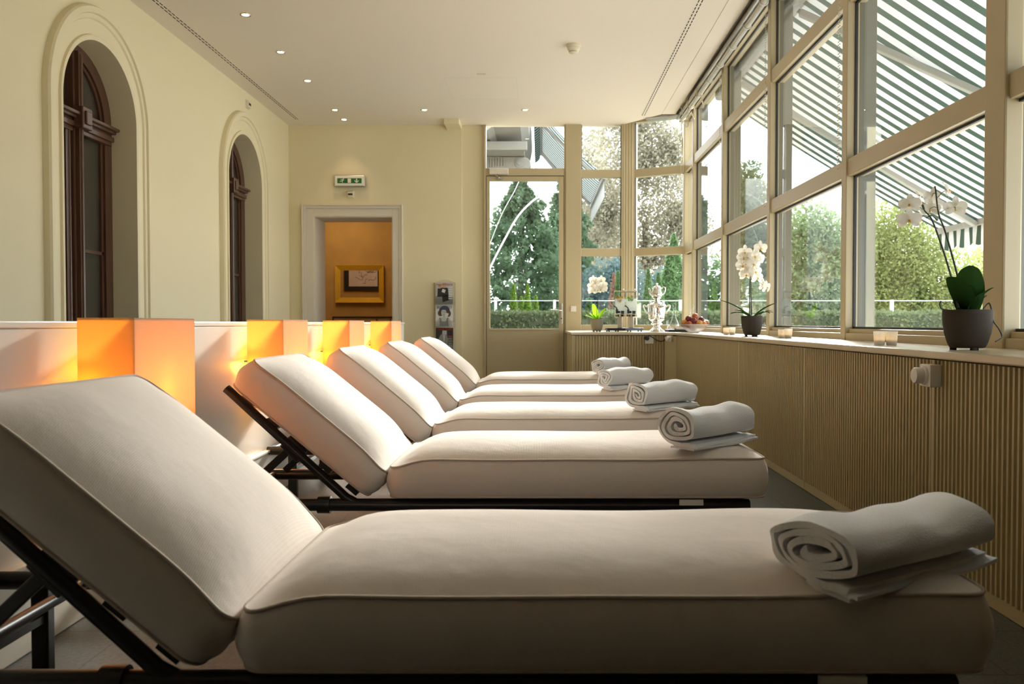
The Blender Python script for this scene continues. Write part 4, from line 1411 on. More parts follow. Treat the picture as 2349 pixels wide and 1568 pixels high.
fm = []
for px, py, fx in ((1708, 578, -0.2), (1705, 590, -0.3), (1744, 568, 0.1), (1731, 587, 0.1), (1742, 592, 0.5), (1703, 608, -0.2), (1718, 593, 0.2), (1711, 629, -0.1), (1732, 622, 0.2), (1737, 636, 0.4), (1752, 653, 0.8), (1759, 658, 0.9), (1728, 605, 0.1), (1712, 617, -0.3)):
    yy = 6.15 + rng.uniform(-0.04, 0.03)
    fm.append((mo(px, py, yy), (fx, -0.9, -0.05), 0.098, mo(1722, min(max(py, 595), 640), 6.15)))
orchid('middle white orchid in full bloom in a dark brown pot', MO, 0.078, 0.152, M['pot'], M['orleaf'],
       [(PI - 0.1, 0.26, 0.055, 0.75, 0.25), (PI + 0.5, 0.2, 0.05, 0.5, -0.3), (0.0, 0.2, 0.06, 0.75, 0.35), (0.3, 0.17, 0.05, 0.5, 0.1), (-0.6, 0.16, 0.05, 0.6, -0.2), (PI - 0.8, 0.15, 0.05, 0.7, 0.0)],
       [[mo(1720, 722), mo(1719, 660), mo(1721, 600), mo(1722, 592)], [mo(1724, 722), mo(1722, 660), mo(1724, 620), mo(1738, 590), mo(1742, 572)]], fm,
       roots=[[mo(1742, 722), mo(1755, 714), mo(1766, 718)]])
# small orchid on the far counter
FO = (0.648, 9.40, ZS)


def fo(px, py, y=9.40):
    return ((px - 1238) * y / 1900 - FO[0], y - FO[1], 0.9 - (py - 740) * y / 1900 - ZS)


ff = []
for px, py in ((1361, 641), (1357, 655), (1366, 648), (1372, 655), (1379, 641), (1384, 652), (1378, 663), (1364, 664), (1358, 666), (1385, 661), (1371, 664)):
    ff.append((fo(px, py, 9.40 + rng.uniform(-0.06, 0.04)), (rng.uniform(-0.4, 0.4), -0.9, 0.1), 0.092, fo(1370, 660)))
orchid('small white orchid with bright green leaves beside the drink dispensers', FO, 0.073, 0.142, M['potlight'], M['orleafbright'],
       [(-2.15, 0.20, 0.075, 1.32, 1.0), (-0.75, 0.19, 0.065, 1.0, 0.6), (0.15, 0.17, 0.05, 0.8, 0.5), (-2.6, 0.12, 0.06, 0.9, 0.5), (PI, 0.14, 0.04, 0.6, 0.2)],
       [[fo(1369, 730), fo(1371, 700), fo(1371, 670), fo(1372, 655)]], ff, stake=True)


# ------------------------------------------------------------------ tealights
def tealight(label, loc, s):
    t = thing('tealight', label, 'candle holder', loc, 0, 'frosted glass tealights on the counter')
    part('glass_cup', MB().lathe([(0.020 * s, 0.0), (0.022 * s, 0.004 * s), (0.0265 * s, 0.062 * s), (0.0245 * s, 0.062 * s), (0.020 * s, 0.008 * s), (0.001, 0.007 * s)], 28), M['frost'], t, smooth=50)
    part('candle', MB().lathe([(0.0185 * s, 0.009 * s), (0.0195 * s, 0.022 * s), (0.001, 0.022 * s)], 20), M['wax'], t, smooth=40)
    part('flame', MB().lathe([(0.0004, 0.023 * s), (0.004 * s, 0.031 * s), (0.0022 * s, 0.038 * s), (0.0003, 0.045 * s)], 10), M['flame'], t, smooth=60)


for lab, loc, s in (('frosted tealight near the front counter edge, left one of the pair by the fruit bowl', (1.56, 6.93, ZS), 0.95), ('frosted tealight beside the middle orchid pot, right one of the pair', (1.60, 6.88, ZS), 1.0),
                    ('frosted tealight left of its twin between the two bigger orchids', (1.578, 5.40, ZS), 0.92), ('frosted tealight right of its twin between the two bigger orchids', (1.600, 5.33, ZS), 1.0),
                    ('frosted tealight left of its twin, nearest pair by the big orchid', (1.522, 3.71, ZS), 1.0), ('frosted tealight next to the big orchid pot, nearest of all', (1.572, 3.70, ZS), 1.0)):
    tealight(lab, loc, s)

# ------------------------------------------------------------------ drinks on the far counter
YD = 9.40
tray = thing('dispenser_tray', 'black low tray with feet under the drink dispensers', 'tray', (0.955, YD, ZS))
part('tray_top', MB().box(-0.20, -0.0, -0.16, 0.16, 0.012, 0.042), M['blackpl'], tray, bevel=0.003)
part('tray_plate', MB().box(0.0, 0.20, -0.16, 0.16, 0.012, 0.042), pmat('blue_grey_plate', (0.16, 0.21, 0.28), 0.25), tray, bevel=0.003)
for x in (-0.18, -0.08, 0.06, 0.18):
    for y in (-0.14, 0.14):
        part('foot', MB().box(x - 0.008, x + 0.008, y - 0.008, y + 0.008, 0, 0.012), M['blackpl'], tray)


def dispenser(label, loc, fruitcol, tap, wt=0.118, seed=0):
    t = thing('drink_dispenser', label, 'drink dispenser', loc, 0, 'clear drink dispensers on the far counter')
    rr = random.Random(seed)
    part('column', MB().box(-0.026, 0.026, -0.05, 0.03, 0.0, 0.128), M['warmsteel'] if tap else M['clear'], t, bevel=0.003)
    part('collar', MB().box(-wt / 2, wt / 2, -0.09, 0.07, 0.126, 0.152).add([(-wt / 2 - 0.003, -0.12, 0.128), (wt / 2, -0.12, 0.128), (wt / 2, -0.09, 0.128), (-wt / 2, -0.09, 0.128), (-wt / 2, -0.10, 0.150), (wt / 2, -0.10, 0.150)],
         [(0, 1, 5, 4), (0, 4, 3), (1, 2, 5), (3, 4, 5, 2)]), M['warmsteel'] if tap else M['clear'], t, bevel=0.003)
    part('tank', MB().box(-wt / 2, wt / 2, -0.08, 0.09, 0.154, 0.405), M['clear'], t, bevel=0.004)
    part('drink', MB().box(-wt / 2 + 0.006, wt / 2 - 0.006, -0.074, 0.084, 0.16, 0.33), translucentmat('cloudy_drink', (0.72, 0.74, 0.70), (0.80, 0.82, 0.78), 0.7), t)
    fr = MB()
    for k in range(12):
        fr.move(Matrix())
        q = MB().lathe([(0.001, -0.003), (0.018, -0.003), (0.018, 0.003), (0.001, 0.003)], 12)
        q.move(Matrix.Translation((rr.uniform(-0.036, 0.036), rr.uniform(-0.082, 0.05), rr.uniform(0.29, 0.35))) @ Matrix.Rotation(rr.uniform(0, 3), 4, 'X') @ Matrix.Rotation(rr.uniform(0, 3), 4, 'Y'))
        fr.add(q.v, q.f)
    part('fruit_slices', fr, fruitcol, t, smooth=40)
    part('tank_lid', MB().box(-wt / 2 - 0.004, wt / 2 + 0.004, -0.085, 0.095, 0.405, 0.417), M['warmsteel'] if tap else M['clear'], t, bevel=0.003)
    part('lid_knob', MB().lathe([(0.006, 0.417), (0.006, 0.428), (0.010, 0.432), (0.008, 0.442), (0.001, 0.444)], 16, (wt / 2 - 0.02, 0, 0)), M['steel'], t, smooth=50)
    if tap:
        tp = MB()
        tp.tube([(-0.02, -0.09, 0.178), (-0.02, -0.13, 0.178)], 0.009, 10)
        tp.tube([(-0.042, -0.12, 0.205), (-0.040, -0.13, 0.165)], 0.014, 12)
        tp.tube([(-0.04, -0.125, 0.205), (-0.05, -0.128, 0.228), (-0.068, -0.13, 0.242), (-0.082, -0.13, 0.248)], [0.008, 0.007, 0.006, 0.009], 8)
        tp.ball((-0.018, -0.135, 0.178), 0.014, 12, 8)
        part('tap', tp, M['blackpl'], t, smooth=50)
        part('tap_base', MB().add([(0.006, -0.09, 0.156), (0.036, -0.09, 0.156), (0.036, -0.135, 0.156), (0.006, -0.135, 0.156), (0.004, -0.09, 0.192), (0.038, -0.09, 0.192), (0.038, -0.135, 0.192), (0.004, -0.135, 0.192)],
             [(0, 1, 2, 3), (4, 5, 6, 7), (0, 1, 5, 4), (1, 2, 6, 5), (2, 3, 7, 6), (3, 0, 4, 7)]), M['blackpl'], t)
    return t


orange_f = translucentmat('orange_slices', (0.62, 0.42, 0.08), (0.75, 0.52, 0.10), 0.4)
lime_f = translucentmat('mint_leaves', (0.16, 0.36, 0.03), (0.35, 0.62, 0.05), 0.4)
pale_f = translucentmat('pale_lime_slices', (0.45, 0.55, 0.35), (0.6, 0.72, 0.45), 0.4)
dispenser('clear drink dispenser with orange slices, beside the small orchid', (0.905, YD - 0.02, ZS + 0.042), orange_f, True, seed=1)
dispenser('clear drink dispenser with green mint, in the middle of the three', (1.032, YD - 0.02, ZS + 0.042), lime_f, True, seed=2)
dispenser('clear drink dispenser without visible tap, next to the samovar', (1.122, YD + 0.235, ZS), pale_f, False, wt=0.10, seed=3)

sm = thing('samovar', 'polished silver samovar with a teapot on its top', 'samovar', (1.327, YD, ZS))
k = 1.0
prof = [(0.085, 0.0), (0.088, 0.010), (0.060, 0.030), (0.040, 0.055), (0.036, 0.072), (0.062, 0.082), (0.066, 0.092), (0.052, 0.102), (0.050, 0.110), (0.085, 0.135), (0.094, 0.150), (0.092, 0.165), (0.098, 0.20), (0.102, 0.26), (0.104, 0.285), (0.110, 0.292), (0.106, 0.302), (0.085, 0.318), (0.055, 0.328), (0.034, 0.336)]
part('samovar_body', MB().lathe(prof, 40), M['steel'], sm, smooth=45)
part('chimney', MB().lathe([(0.034, 0.330), (0.033, 0.37), (0.05, 0.376), (0.05, 0.384)], 28), M['steel'], sm, smooth=40)
tpb = MB().lathe([(0.038, 0.384), (0.056, 0.392), (0.066, 0.412), (0.062, 0.435), (0.050, 0.462), (0.048, 0.482), (0.056, 0.490), (0.050, 0.502), (0.028, 0.514), (0.010, 0.522), (0.010, 0.532), (0.014, 0.540), (0.001, 0.549)], 32)
tpt = part('teapot', tpb, M['steel'], sm, smooth=45)
part('spout', MB().tube(spline([(-0.055, 0, 0.415), (-0.075, 0, 0.44), (-0.082, 0, 0.475), (-0.095, 0, 0.492)]), [0.016 - 0.00036 * i for i in range(25)], 10), M['steel'], tpt, smooth=60)
part('teapot_handle', MB().tube(spline([(0.052, 0, 0.485), (0.078, 0, 0.505), (0.098, 0, 0.49), (0.092, 0, 0.45), (0.062, 0, 0.412)]), 0.006, 10), M['steel'], tpt, smooth=60)
for sx in (-1, 1):
    part('samovar_handle', MB().tube(spline([(sx * 0.100, 0, 0.205), (sx * 0.125, 0, 0.225), (sx * 0.150, 0, 0.285), (sx * 0.138, -0.0, 0.297), (sx * 0.105, 0, 0.280)]), 0.009, 10), M['steel'], sm, smooth=60)
    part('lid_knob', MB().ball((sx * 0.075, 0, 0.333), 0.014, 12, 8), M['steel'], sm, smooth=175)
part('samovar_tap', MB().tube([(0, -0.095, 0.17), (0, -0.15, 0.165), (0, -0.155, 0.14)], 0.009, 10).tube([(0, -0.14, 0.165), (0, -0.14, 0.20)], 0.006, 8).box(-0.025, 0.025, -0.146, -0.134, 0.198, 0.208), M['steel'], sm, smooth=50)
for a in range(4):
    an = PI / 4 + a * PI / 2
    part('foot', MB().ball((0.088 * math.cos(an), 0.088 * math.sin(an), 0.010), 0.012, 10, 7), M['steel'], sm, smooth=175)
part('tube', MB().tube(spline([(0.08, -0.05, 0.005), (0.13, -0.06, 0.01), (0.155, -0.06, 0.04), (0.13, -0.06, 0.065), (0.11, -0.06, 0.04), (0.115, -0.06, 0.0)]), 0.005, 8), M['plastic'], sm, smooth=60)

bt = thing('black_tray', 'black flat tray in the counter corner under the carafes', 'tray', (1.50, 8.98, ZS))
part('tray_board', MB().box(-0.12, 0.20, -0.13, 0.16, 0.0, 0.028), M['blackpl'], bt, bevel=0.003)
solo('napkin_stack', MB().box(-0.07, 0.09, -0.06, 0.06, 0, 0.022), pmat('pale_napkins', (0.80, 0.70, 0.66), 0.8), 'flat stack of pale pink napkins on black tray behind fruit bowl', 'napkins', (1.53, 8.93, ZS + 0.028), bevel=0.003)


def carafe(label, loc, s=1.0):
    t = thing('carafe', label, 'carafe', loc, 0, 'glass carafes in the counter corner')
    part('carafe_body', MB().lathe([(0.045 * s, 0), (0.052 * s, 0.006), (0.055 * s, 0.04 * s), (0.040 * s, 0.085 * s), (0.020 * s, 0.13 * s), (0.017 * s, 0.17 * s), (0.024 * s, 0.20 * s), (0.022 * s, 0.20 * s), (0.015 * s, 0.17 * s), (0.017 * s, 0.13 * s), (0.037 * s, 0.085 * s), (0.051 * s, 0.04 * s), (0.048 * s, 0.008), (0.001, 0.007)], 28), M['clear'], t, smooth=50)
    part('water', MB().lathe([(0.047 * s, 0.009), (0.050 * s, 0.04 * s), (0.046 * s, 0.06 * s), (0.001, 0.06 * s)], 24), M['clear'], t, smooth=40)
    part('stopper', MB().lathe([(0.014 * s, 0.185 * s), (0.012 * s, 0.21 * s), (0.022 * s, 0.26 * s), (0.012 * s, 0.28 * s), (0.001, 0.285 * s)], 20), M['clear'], t, smooth=50)


carafe('clear glass carafe with stopper left of the fruit bowl', (1.475, 9.08, ZS + 0.028))
carafe('clear glass carafe behind the fruit bowl by the window', (1.66, 9.02, ZS + 0.028), 0.95)
solo('drinking_glass', MB().lathe([(0.026, 0), (0.031, 0.095), (0.029, 0.095), (0.024, 0.006), (0.001, 0.005)], 24), M['clear'], 'small clear drinking glass at the tray corner beside the carafe', 'glass', (1.405, 9.0, ZS + 0.028), smooth=50)

bw = thing('fruit_bowl', 'frosted glass bowl heaped with red peaches', 'bowl', (1.535, 8.24, ZS))
part('bowl_shell', MB().lathe([(0.045, 0.0), (0.05, 0.004), (0.095, 0.035), (0.135, 0.078), (0.143, 0.082), (0.139, 0.086), (0.128, 0.078), (0.09, 0.042), (0.045, 0.010), (0.001, 0.009)], 40), translucentmat('crackled_glass', (0.70, 0.66, 0.64), (0.88, 0.84, 0.82), 0.65, noise=0.25), bw, smooth=60)
pc1 = pmat('peach_dark_red', (0.17, 0.016, 0.018), 0.4, var=0.5, vscale=14)
pc2 = pmat('peach_red_yellow', (0.46, 0.11, 0.03), 0.42, var=0.5, vscale=10)
pc3 = pmat('peach_yellow_orange', (0.60, 0.26, 0.05), 0.42, var=0.45, vscale=9)
S8 = 8.24 / 1900


def fr_pos(cx, cy, dy):
    px, py = 1330 + cx / 7.83, 600 + cy / 7.83
    y = 8.24 + dy
    return ((px - 1238) * y / 1900, y, 0.9 - (py - 740) * y / 1900)


FR = [(2070, 985, 0.0, 'pale-cheeked red peach on the very top of the pile', pc2), (1950, 1030, -0.01, 'dark red peach upper left in the bowl', pc1), (2045, 1062, -0.055, 'dark red peach at the front centre of the bowl', pc1),
      (2180, 1048, -0.01, 'dark red peach upper right in the bowl', pc1), (1875, 1098, -0.02, 'yellow-orange peach at the left rim of the bowl', pc3), (1962, 1125, -0.075, 'orange-red peach low at the front left rim', pc2),
      (2142, 1105, -0.07, 'yellow-red peach low at the front right rim', pc3), (2222, 1122, -0.045, 'small orange peach low right of the yellow-red one', pc3), (2262, 1100, 0.0, 'orange peach at the right rim of the bowl', pc2),
      (2060, 1090, 0.06, 'red peach hidden at the back of the bowl', pc2)]
for cx, cy, dy, lab, mt in FR:
    x, y, z = fr_pos(cx, cy, dy)
    t = solo('peach', MB().lathe([(0.001, -0.028), (0.012, -0.031), (0.026, -0.020), (0.034, 0.0), (0.031, 0.016), (0.020, 0.028), (0.008, 0.030), (0.001, 0.026)], 20), mt, lab, 'peach', (x, y, max(z, ZS + 0.05)), 0, 'peaches in the glass bowl', smooth=175)
    t.rotation_euler = (rng.uniform(-0.8, 0.8), rng.uniform(-0.8, 0.8), rng.uniform(0, 6))

# ------------------------------------------------------------------ outdoors: terrace, awnings, hedge, railing
struct('ground', MB().box(-30, 60, 11.5, 80, -0.25, -0.15).box(XW + 0.14, 60, -20, 11.5, -0.25, -0.15), M['ground'])


def awning(label, mat, p_in, p_out, y0, y1, arms, drop, per, inner_scallop=False, sag=0.05):
    """p_in, p_out: (x, z) of the wall edge and the front bar"""
    (xi, zi), (xo, zo) = p_in, p_out
    t = thing('awning', label, 'awning', (0, 0, 0), 0)
    L = math.hypot(xo - xi, zo - zi)

    def P(u, y, off=0.0):
        nx, nz = -(zo - zi) / L, (xo - xi) / L
        s = -sag * math.sin(PI * u) + off
        return (xi + (xo - xi) * u + nx * s * 0.3, y, zi + (zo - zi) * u + nz * s)
    m = MB()
    m.grid(lambda a, b: P(a, y0 + (y1 - y0) * b), 16, 40)
    part('canopy', m, mat, t, smooth=175)
    part('front_bar', MB().box(xo - 0.02, xo + 0.05, y0, y1, zo - 0.05, zo + 0.03), M['awnmetal'], t, bevel=0.006)
    part('cassette', MB().box(xi - 0.06, xi + 0.06, y0 - 0.03, y1 + 0.03, zi - 0.02, zi + 0.12), M['awnmetal'], t, bevel=0.02)
    v = MB()
    ny = int((y1 - y0) / (per / 8))

    def vf(a, b):
        y = y0 + (y1 - y0) * a
        sc = 0.035 * abs(math.sin(PI * y / per))
        return (xo + 0.012 + 0.016 * b * math.sin(2 * PI * y / per), y, zo - 0.05 - (drop + sc - 0.035) * b)
    v.grid(vf, ny, 4)
    part('valance', v, mat, t, smooth=175)
    if inner_scallop:
        q = MB()
        q.grid(lambda a, b: (xi - 0.02 - 0.10 * b + 0.05 * math.sin(PI * b), y0 + (y1 - y0) * a, zi - 0.03 - 0.12 * b - 0.05 * abs(math.sin(PI * (y0 + (y1 - y0) * a) / per)) * b), ny, 4)
        part('inner_valance', q, mat, t, smooth=175)
    for (ya, xa, yb, xb) in arms:
        ua, ub = (xa - xi) / (xo - xi), (xb - xi) / (xo - xi)
        a, b = P(ua, ya, -0.06), P(ub, yb, -0.06)
        part('arm', MB().bar(a, b, 0.075, 0.05), M['awnmetal'], t, bevel=0.008)
    return t


awning('big green and white striped awning sloping down outside the glass wall', M['awning'], (2.02, 3.40), (4.46, 1.94), 0.0, 9.30,
       [(8.45, 2.05, 8.45, 4.44), (6.55, 2.05, 6.10, 3.25), (6.10, 3.25, 6.7, 4.44), (4.7, 2.05, 4.3, 3.25), (4.3, 3.25, 4.9, 4.44), (2.2, 2.05, 1.9, 3.25), (1.9, 3.25, 2.4, 4.44)], 0.20, 0.165 * 2)
awning('green and white striped awning beyond the garden door and wing window', M['awning_far'], (0.02, 4.45), (1.08, 3.37), 14.0, 17.6,
       [(14.6, 0.05, 14.3, 1.05), (17.0, 0.05, 17.2, 1.05)], 0.30, 0.20, inner_scallop=True, sag=0.06)


# leaves ---------------------------------------------------------------------------------------
def leaf_mesh(name, pts, size, seed=0, droop=None, aspect=1.8):
    """one mesh of many small folded leaves at pts (n,3); size scalar or array"""
    g = np.random.default_rng(seed)
    n = len(pts)
    d = g.normal(size=(n, 3))
    if droop is not None:
        d = d * 0.6 + np.array(droop)
    d /= np.linalg.norm(d, axis=1, keepdims=True)
    r = g.normal(size=(n, 3))
    s = np.cross(d, r); s /= np.linalg.norm(s, axis=1, keepdims=True)
    sz = (size * g.uniform(0.6, 1.3, n))[:, None]
    a = pts - d * sz * 0.5
    b = pts + s * sz * 0.5 / aspect
    c = pts + d * sz * 0.5
    e = pts - s * sz * 0.5 / aspect
    V = np.stack([a, b, c, e], 1).reshape(-1, 3)
    me = bpy.data.meshes.new(name)
    me.vertices.add(4 * n); me.vertices.foreach_set('co', V.astype(np.float32).ravel())
    me.loops.add(4 * n); me.loops.foreach_set('vertex_index', np.arange(4 * n, dtype=np.int32))
    me.polygons.add(n); me.polygons.foreach_set('loop_start', np.arange(0, 4 * n, 4, dtype=np.int32))
    me.update(calc_edges=True); me.validate()
    return me


def tree(name, label, base, blobs, mat, n, size, trunk=0.0, trunk_h=1.0, seed=0, shell=0.35, group=None, limbs=()):
    """blobs: (x, y, z, rx, ry, rz) ellipsoids relative to the base"""
    t = thing(name, label, name.replace('_', ' ').split()[-1], base, 0, group)
    g = np.random.default_rng(seed + 11)
    vol = np.array([b[3] * b[4] * b[5] for b in blobs]) ** 0.75
    cnt = (n * vol / vol.sum()).astype(int) + 1
    P = []
    for b, c in zip(blobs, cnt):
        u = g.normal(size=(c, 3)); u /= np.linalg.norm(u, axis=1, keepdims=True)
        rad = 1 - shell * g.random(c) ** 1.5 * 1.2
        rad *= 1 + 0.13 * np.sin(u[:, 0] * 9 + seed) * np.sin(u[:, 2] * 11 + seed) + 0.06 * g.normal(size=c)
        P.append(u * rad[:, None] * np.array(b[3:6]) + np.array(b[0:3]))
    P = np.concatenate(P)
    P = P[P[:, 2] > 0.02]
    link('foliage', leaf_mesh('foliage', P, size, seed), mat, t)
    if trunk:
        tk = MB().tube([(0, 0, -0.2), (0.03, 0, trunk_h * 0.5), (-0.02, 0.02, trunk_h)], [trunk, trunk * 0.8, trunk * 0.5], 10)
        for l_ in limbs:
            tk.tube([(0, 0, trunk_h * 0.6), l_], [trunk * 0.5, trunk * 0.15], 7)
        part('trunk', tk, M['bark'], t, smooth=60)
    return t


def conifer(name, label, base, h, r, mat, n, size, seed=0, spiky=0.25, group=None):
    t = thing(name, label, 'conifer', base, 0, group)
    g = np.random.default_rng(seed + 31)
    z = g.random(n) ** 1.15
    prof = (1 - z) ** 0.75
    a = g.random(n) * 2 * PI
    tier = 1 + spiky * np.sin(z * 42 + 3 * np.sin(a * 3 + seed)) + spiky * 0.6 * np.sin(a * 7 + seed)
    rad = r * prof * tier * (0.55 + 0.5 * g.random(n) ** 0.5)
    P = np.stack([rad * np.cos(a), rad * np.sin(a), z * h + 0.05 - 0.12 * rad], 1)
    link('foliage', leaf_mesh('foliage', P, size, seed, droop=(0, 0, -0.25)), mat, t)
    part('trunk', MB().tube([(0, 0, -0.2), (0, 0, h * 0.95)], [0.06 * r + 0.03, 0.01], 8), M['bark'], t, smooth=60)
    return t


L_YEW = leafmat('yew_leaves', (0.095, 0.145, 0.085), 0.6)  # yew and other leaf colours lightened and dulled to carry garden haze
L_DEC = leafmat('brownish_leaves', (0.215, 0.205, 0.15), 0.6)  # brown leaves lightened and greyed, haze put into their colour
L_BLUE = leafmat('blue_green_leaves', (0.12, 0.18, 0.18), 0.5)
L_THU = leafmat('thuja_leaves', (0.15, 0.24, 0.11), 0.5)
L_LIME = leafmat('lime_conifer_leaves', (0.22, 0.34, 0.07), 0.4)
L_YEL = leafmat('yellow_green_leaves', (0.225, 0.265, 0.10), 0.6)
L_GRN = leafmat('mid_green_leaves', (0.17, 0.24, 0.12), 0.5)
L_HEDGE = leafmat('hedge_leaves', (0.15, 0.185, 0.10), 0.6)
L_RUST = leafmat('rusty_leaves', (0.36, 0.23, 0.17), 0.4)
L_DARK = leafmat('dark_crown_leaves', (0.075, 0.11, 0.055), 0.6)

# hedge: solid core with leaves over it
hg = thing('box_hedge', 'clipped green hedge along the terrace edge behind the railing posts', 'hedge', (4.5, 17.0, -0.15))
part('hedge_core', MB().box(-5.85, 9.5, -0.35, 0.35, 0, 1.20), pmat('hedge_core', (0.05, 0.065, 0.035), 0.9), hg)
g = np.random.default_rng(5)
n = 26000
P = np.stack([g.uniform(-5.85, 9.5, n), np.where(g.random(n) < 0.7, -0.37 + 0.03 * g.normal(size=n), g.uniform(-0.37, 0.37, n)), g.uniform(0, 1.26, n)], 1)
tp_ = g.random(n) < 0.3
P[tp_, 2] = 1.24 + 0.03 * g.normal(size=tp_.sum())
P[tp_, 1] = g.uniform(-0.37, 0.37, tp_.sum())
link('foliage', leaf_mesh('foliage', P, 0.075, 3, aspect=1.4), L_HEDGE, hg)

rl = thing('glass_railing', 'thin white terrace railing with posts behind the hedge', 'railing', (4.5, 17.7, -0.15))
part('top_rail', MB().tube([(-5.85, 0, 1.52), (9.5, 0, 1.52)], 0.008, 8), M['railing'], rl, smooth=60)
for px in (1137, 1272, 1560, 1800, 2045, 2400):
    x = (px - 1238) * 17.7 / 1900 - 4.5
    part('post', MB().box(x - 0.03, x + 0.03, -0.03, 0.03, 0, 1.54), M['railing'], rl)

conifer('yew_tree', 'large dark yew tree with spiky top behind the garden door', (-0.55, 24, -0.15), 5.2, 2.0, L_YEW, 15000, 0.17, 1, 0.35, 'conifers beyond the hedge')
conifer('yew_tree', 'dark yew tree rising right of the garden door post', (0.95, 29.4, -0.15), 6.5, 1.5, L_YEW, 11000, 0.19, 2, 0.35, 'conifers beyond the hedge')
conifer('yew_tree', 'dark yew tree seen low through the wing window', (3.15, 41.8, -0.15), 6.2, 2.2, L_YEW, 9000, 0.24, 4, 0.3, 'conifers beyond the hedge')
for k, (px, py, lab) in enumerate(((1178, 657, 'lime green cone shrub left of its neighbours behind the door glass'), (1210, 658, 'lime green cone shrub tallest in the middle behind the door glass'), (1229, 684, 'short lime green cone shrub nearest the door handle'), (1196, 686, 'short lime green cone shrub between the two tall cones'))):
    y = (18.3, 18.95, 18.3, 19.45)[k]
    conifer('cone_shrub', lab, ((px - 1238) * y / 1900, y, -0.15), 0.9 + 0.15 + (740 - py) * y / 1900, 0.21, L_LIME, 2200, 0.07, 20 + k, 0.08, 'lime cone shrubs beyond the hedge')
for k, (px, py, r_, lab) in enumerate(((1545, 542, 0.62, 'tall pale green thuja in the canted window'), (1487, 622, 0.26, 'narrow thuja left of the samovar teapot'), (1510, 632, 0.30, 'low thuja behind the samovar teapot'), (1418, 628, 0.2, 'slim thuja beside the window post in the wing'), (1352, 690, 0.28, 'low thuja behind the small orchid pot'))):
    y = (20.3, 19.45, 18.6, 18.6, 18.6)[k]
    conifer('thuja', lab, ((px - 1238) * y / 1900, y, -0.15), 1.05 + (740 - py) * y / 1900, r_, L_THU, int(3500 + 9000 * r_), 0.085, 40 + k, 0.10, 'thujas beyond the hedge')
conifer('rusty_shrub', 'rusty brown dried conifer behind the wing window', ((1408 - 1238) * 20 / 1900, 20, -0.15), 1.05 + (740 - 632) * 20 / 1900, 0.26, L_RUST, 2600, 0.08, 51, 0.12)
tree('leafy_tree', 'tall brownish leafy tree filling the canted window', (4.15, 32.5, -0.15), [(0, 0, 7.2, 2.2, 1.5, 2.5), (-1.5, 0.2, 5.4, 1.6, 1.3, 2.1), (1.2, -0.2, 5.0, 1.5, 1.2, 2.1), (0.2, 0, 3.7, 1.9, 1.3, 1.9), (-0.5, 0, 8.7, 1.5, 1.0, 1.3), (1.0, 0, 7.8, 1.0, 1.0, 1.0)], L_DEC, 27000, 0.155, 0.22, 5.0, 61, 0.8, 'leafy trees beyond the hedge')
tree('leafy_tree', 'greyish leafy tree behind the far awning in the wing window', (2.25, 37, -0.15), [(0, 0, 7.4, 1.2, 1.2, 2.5), (0.7, 0, 5.5, 1.3, 1.2, 2.0), (-0.4, 0, 4.7, 1.3, 1.2, 1.7)], L_DEC, 12000, 0.18, 0.16, 5.4, 62, 0.8, 'leafy trees beyond the hedge')
tree('shrub', 'blue-green shrub behind the small orchid flowers', (1.72, 21.0, -0.15), [(0, 0, 1.6, 0.95, 0.7, 1.0), (0.4, 0, 2.2, 0.5, 0.5, 0.55), (-0.5, 0, 1.1, 0.5, 0.5, 0.8)], L_BLUE, 6500, 0.11, 0, 0, 63, 0.5)
tree('shrub', 'blue-green shrub behind the samovar, low in the canted window', (3.15, 23.6, -0.15), [(0, 0, 1.4, 0.9, 0.7, 1.1), (0.6, 0, 1.9, 0.6, 0.5, 0.8)], L_BLUE, 6500, 0.11, 0, 0, 64, 0.5)
tree('leafy_tree', 'dark leafy tree between the second and third mullion', (6.25, 25, -0.15), [(0, 0, 4.6, 0.55, 0.8, 1.3), (0.25, 0, 3.2, 0.8, 0.8, 1.2), (0.2, 0, 1.8, 1.1, 0.8, 1.2)], L_DARK, 16000, 0.15, 0.14, 4.0, 65, 0.7, 'leafy trees beyond the hedge')
tree('leafy_tree', 'yellow-green leafy tree left of the mullion beside the big orchid', (6.25, 19.3, -0.15), [(0, 0, 3.0, 0.85, 0.7, 0.9), (0.2, 0, 1.9, 1.15, 0.8, 1.2), (-0.2, 0, 1.2, 1.25, 0.8, 0.9), (0.5, 0, 2.7, 0.6, 0.6, 0.8)], L_GRN, 24000, 0.10, 0.10, 2.5, 66, 0.6, 'leafy trees beyond the hedge')
tree('leafy_tree', 'broad yellowing leafy tree behind the big orchid', (9.95, 21.9, -0.15), [(-0.35, 0, 3.05, 1.25, 0.9, 1.35), (0.22, 0, 2.0, 1.65, 0.9, 1.35), (-0.9, 0, 2.5, 0.9, 0.7, 1.7), (0.8, 0, 1.35, 1.15, 0.8, 1.0), (-1.0, 0, 1.35, 1.0, 0.8, 1.25)], L_YEL, 36000, 0.10, 0.12, 2.3, 67, 0.6, 'leafy trees beyond the hedge')
tree('leafy_tree', 'sparse yellowish tree right of the big orchid leaves', (13.1, 24.7, -0.15), [(0, 0, 1.9, 1.1, 0.8, 1.35), (0.35, 0, 2.75, 0.6, 0.7, 0.85)], L_YEL, 4600, 0.125, 0.08, 2.2, 68, 0.8, 'leafy trees beyond the hedge')
tree('leafy_tree', 'green leafy tree in the second pane from the corner', (4.84, 21.2, -0.15), [(0, 0, 1.7, 0.9, 0.8, 1.2), (-0.6, 0, 1.4, 0.8, 0.7, 1.0)], L_GRN, 7500, 0.12, 0.08, 1.6, 69, 0.6, 'leafy trees beyond the hedge')

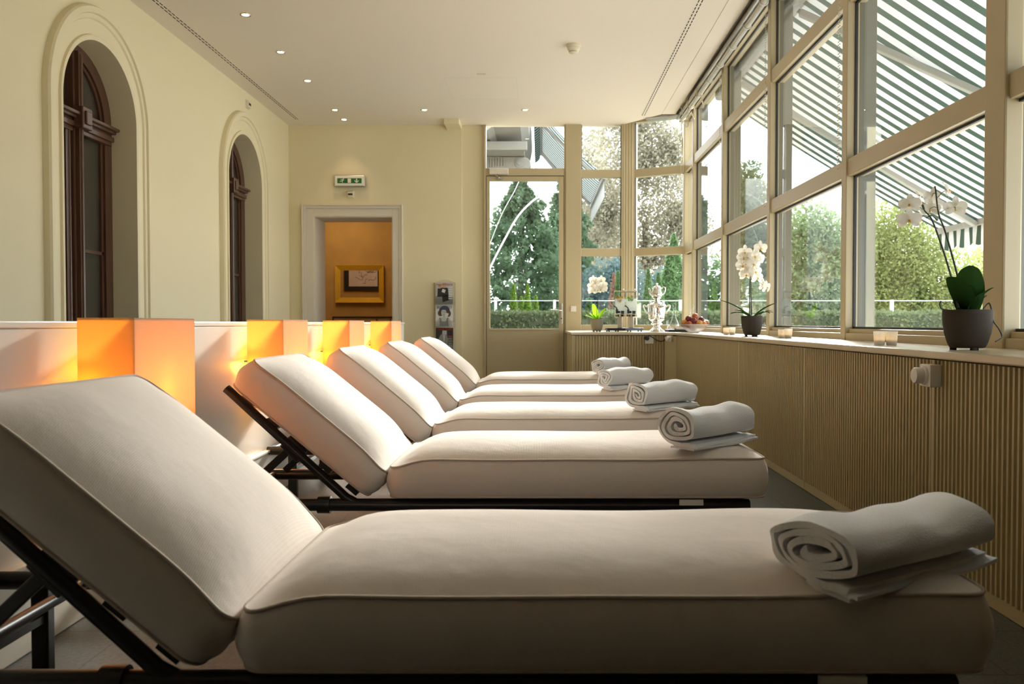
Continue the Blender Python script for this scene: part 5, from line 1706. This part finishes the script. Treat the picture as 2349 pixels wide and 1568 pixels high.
# white arching tubes outside the door
def arch_tube(label, pts, y, r):
    P = [((px - 1238) * y / 1900, 0, 0.9 - (py - 740) * y / 1900) for px, py in pts]
    solo('arch_tube', MB().tube(spline(P), r, 8), M['railing'], label, 'arched tube', (0, y, 0), smooth=60)


arch_tube('thick white arched tube outside, crossing the door glass', [(1100, 680), (1125, 613), (1160, 545), (1188, 497), (1218, 465), (1238, 452), (1260, 444), (1284, 441), (1310, 445), (1340, 462)], 14.5, 0.017)
arch_tube('thin white arched tube outside, higher behind the door glass', [(1120, 570), (1150, 495), (1180, 440), (1195, 412), (1227, 388), (1262, 374), (1293, 367), (1335, 372), (1368, 388)], 18.2, 0.009)

# white villa corner with balcony and scroll bracket
vl = thing('villa_facade', 'white villa facade with cornice and scroll bracket above the garden door', 'building', (-1.0, 13.0, 0))
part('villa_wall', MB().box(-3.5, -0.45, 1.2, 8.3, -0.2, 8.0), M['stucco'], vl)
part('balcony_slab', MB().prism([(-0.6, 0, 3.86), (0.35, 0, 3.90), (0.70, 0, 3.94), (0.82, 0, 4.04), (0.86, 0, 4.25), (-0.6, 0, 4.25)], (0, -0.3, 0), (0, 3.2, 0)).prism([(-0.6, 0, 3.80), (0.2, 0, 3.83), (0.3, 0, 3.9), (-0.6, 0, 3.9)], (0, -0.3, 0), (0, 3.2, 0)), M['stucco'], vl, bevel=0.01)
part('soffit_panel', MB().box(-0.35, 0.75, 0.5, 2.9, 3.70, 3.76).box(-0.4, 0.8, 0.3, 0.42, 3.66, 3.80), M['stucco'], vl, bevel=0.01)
bp = [(-0.35, 3.36), (-0.12, 3.44), (0.15, 3.50), (0.55, 3.47)]
bp += [(0.72 + 0.13 * math.cos(a), 3.575 + 0.115 * math.sin(a)) for a in np.linspace(-PI / 2, PI / 2, 10)]
bp += [(-0.35, 3.70)]
part('scroll_bracket', MB().prism([(x, 0, z) for x, z in bp], (0, 1.0, 0), (0, 1.4, 0)), M['stucco'], vl, bevel=0.012)
part('scroll_eye', MB().tube([(0.66, 0.985, 3.585), (0.66, 1.0, 3.585)], 0.075, 24).tube([(0.66, 0.97, 3.585), (0.66, 0.99, 3.585)], 0.04, 20), M['stucco'], vl, smooth=40)
fl_ = MB()
for k in range(13):
    x = -0.15 + k * 0.045
    fl_.box(x, x + 0.02, 0.985, 1.0, 3.535 - 0.002 * (12 - k) ** 1.4, 3.66)
part('flutes', fl_, M['stucco'], vl)
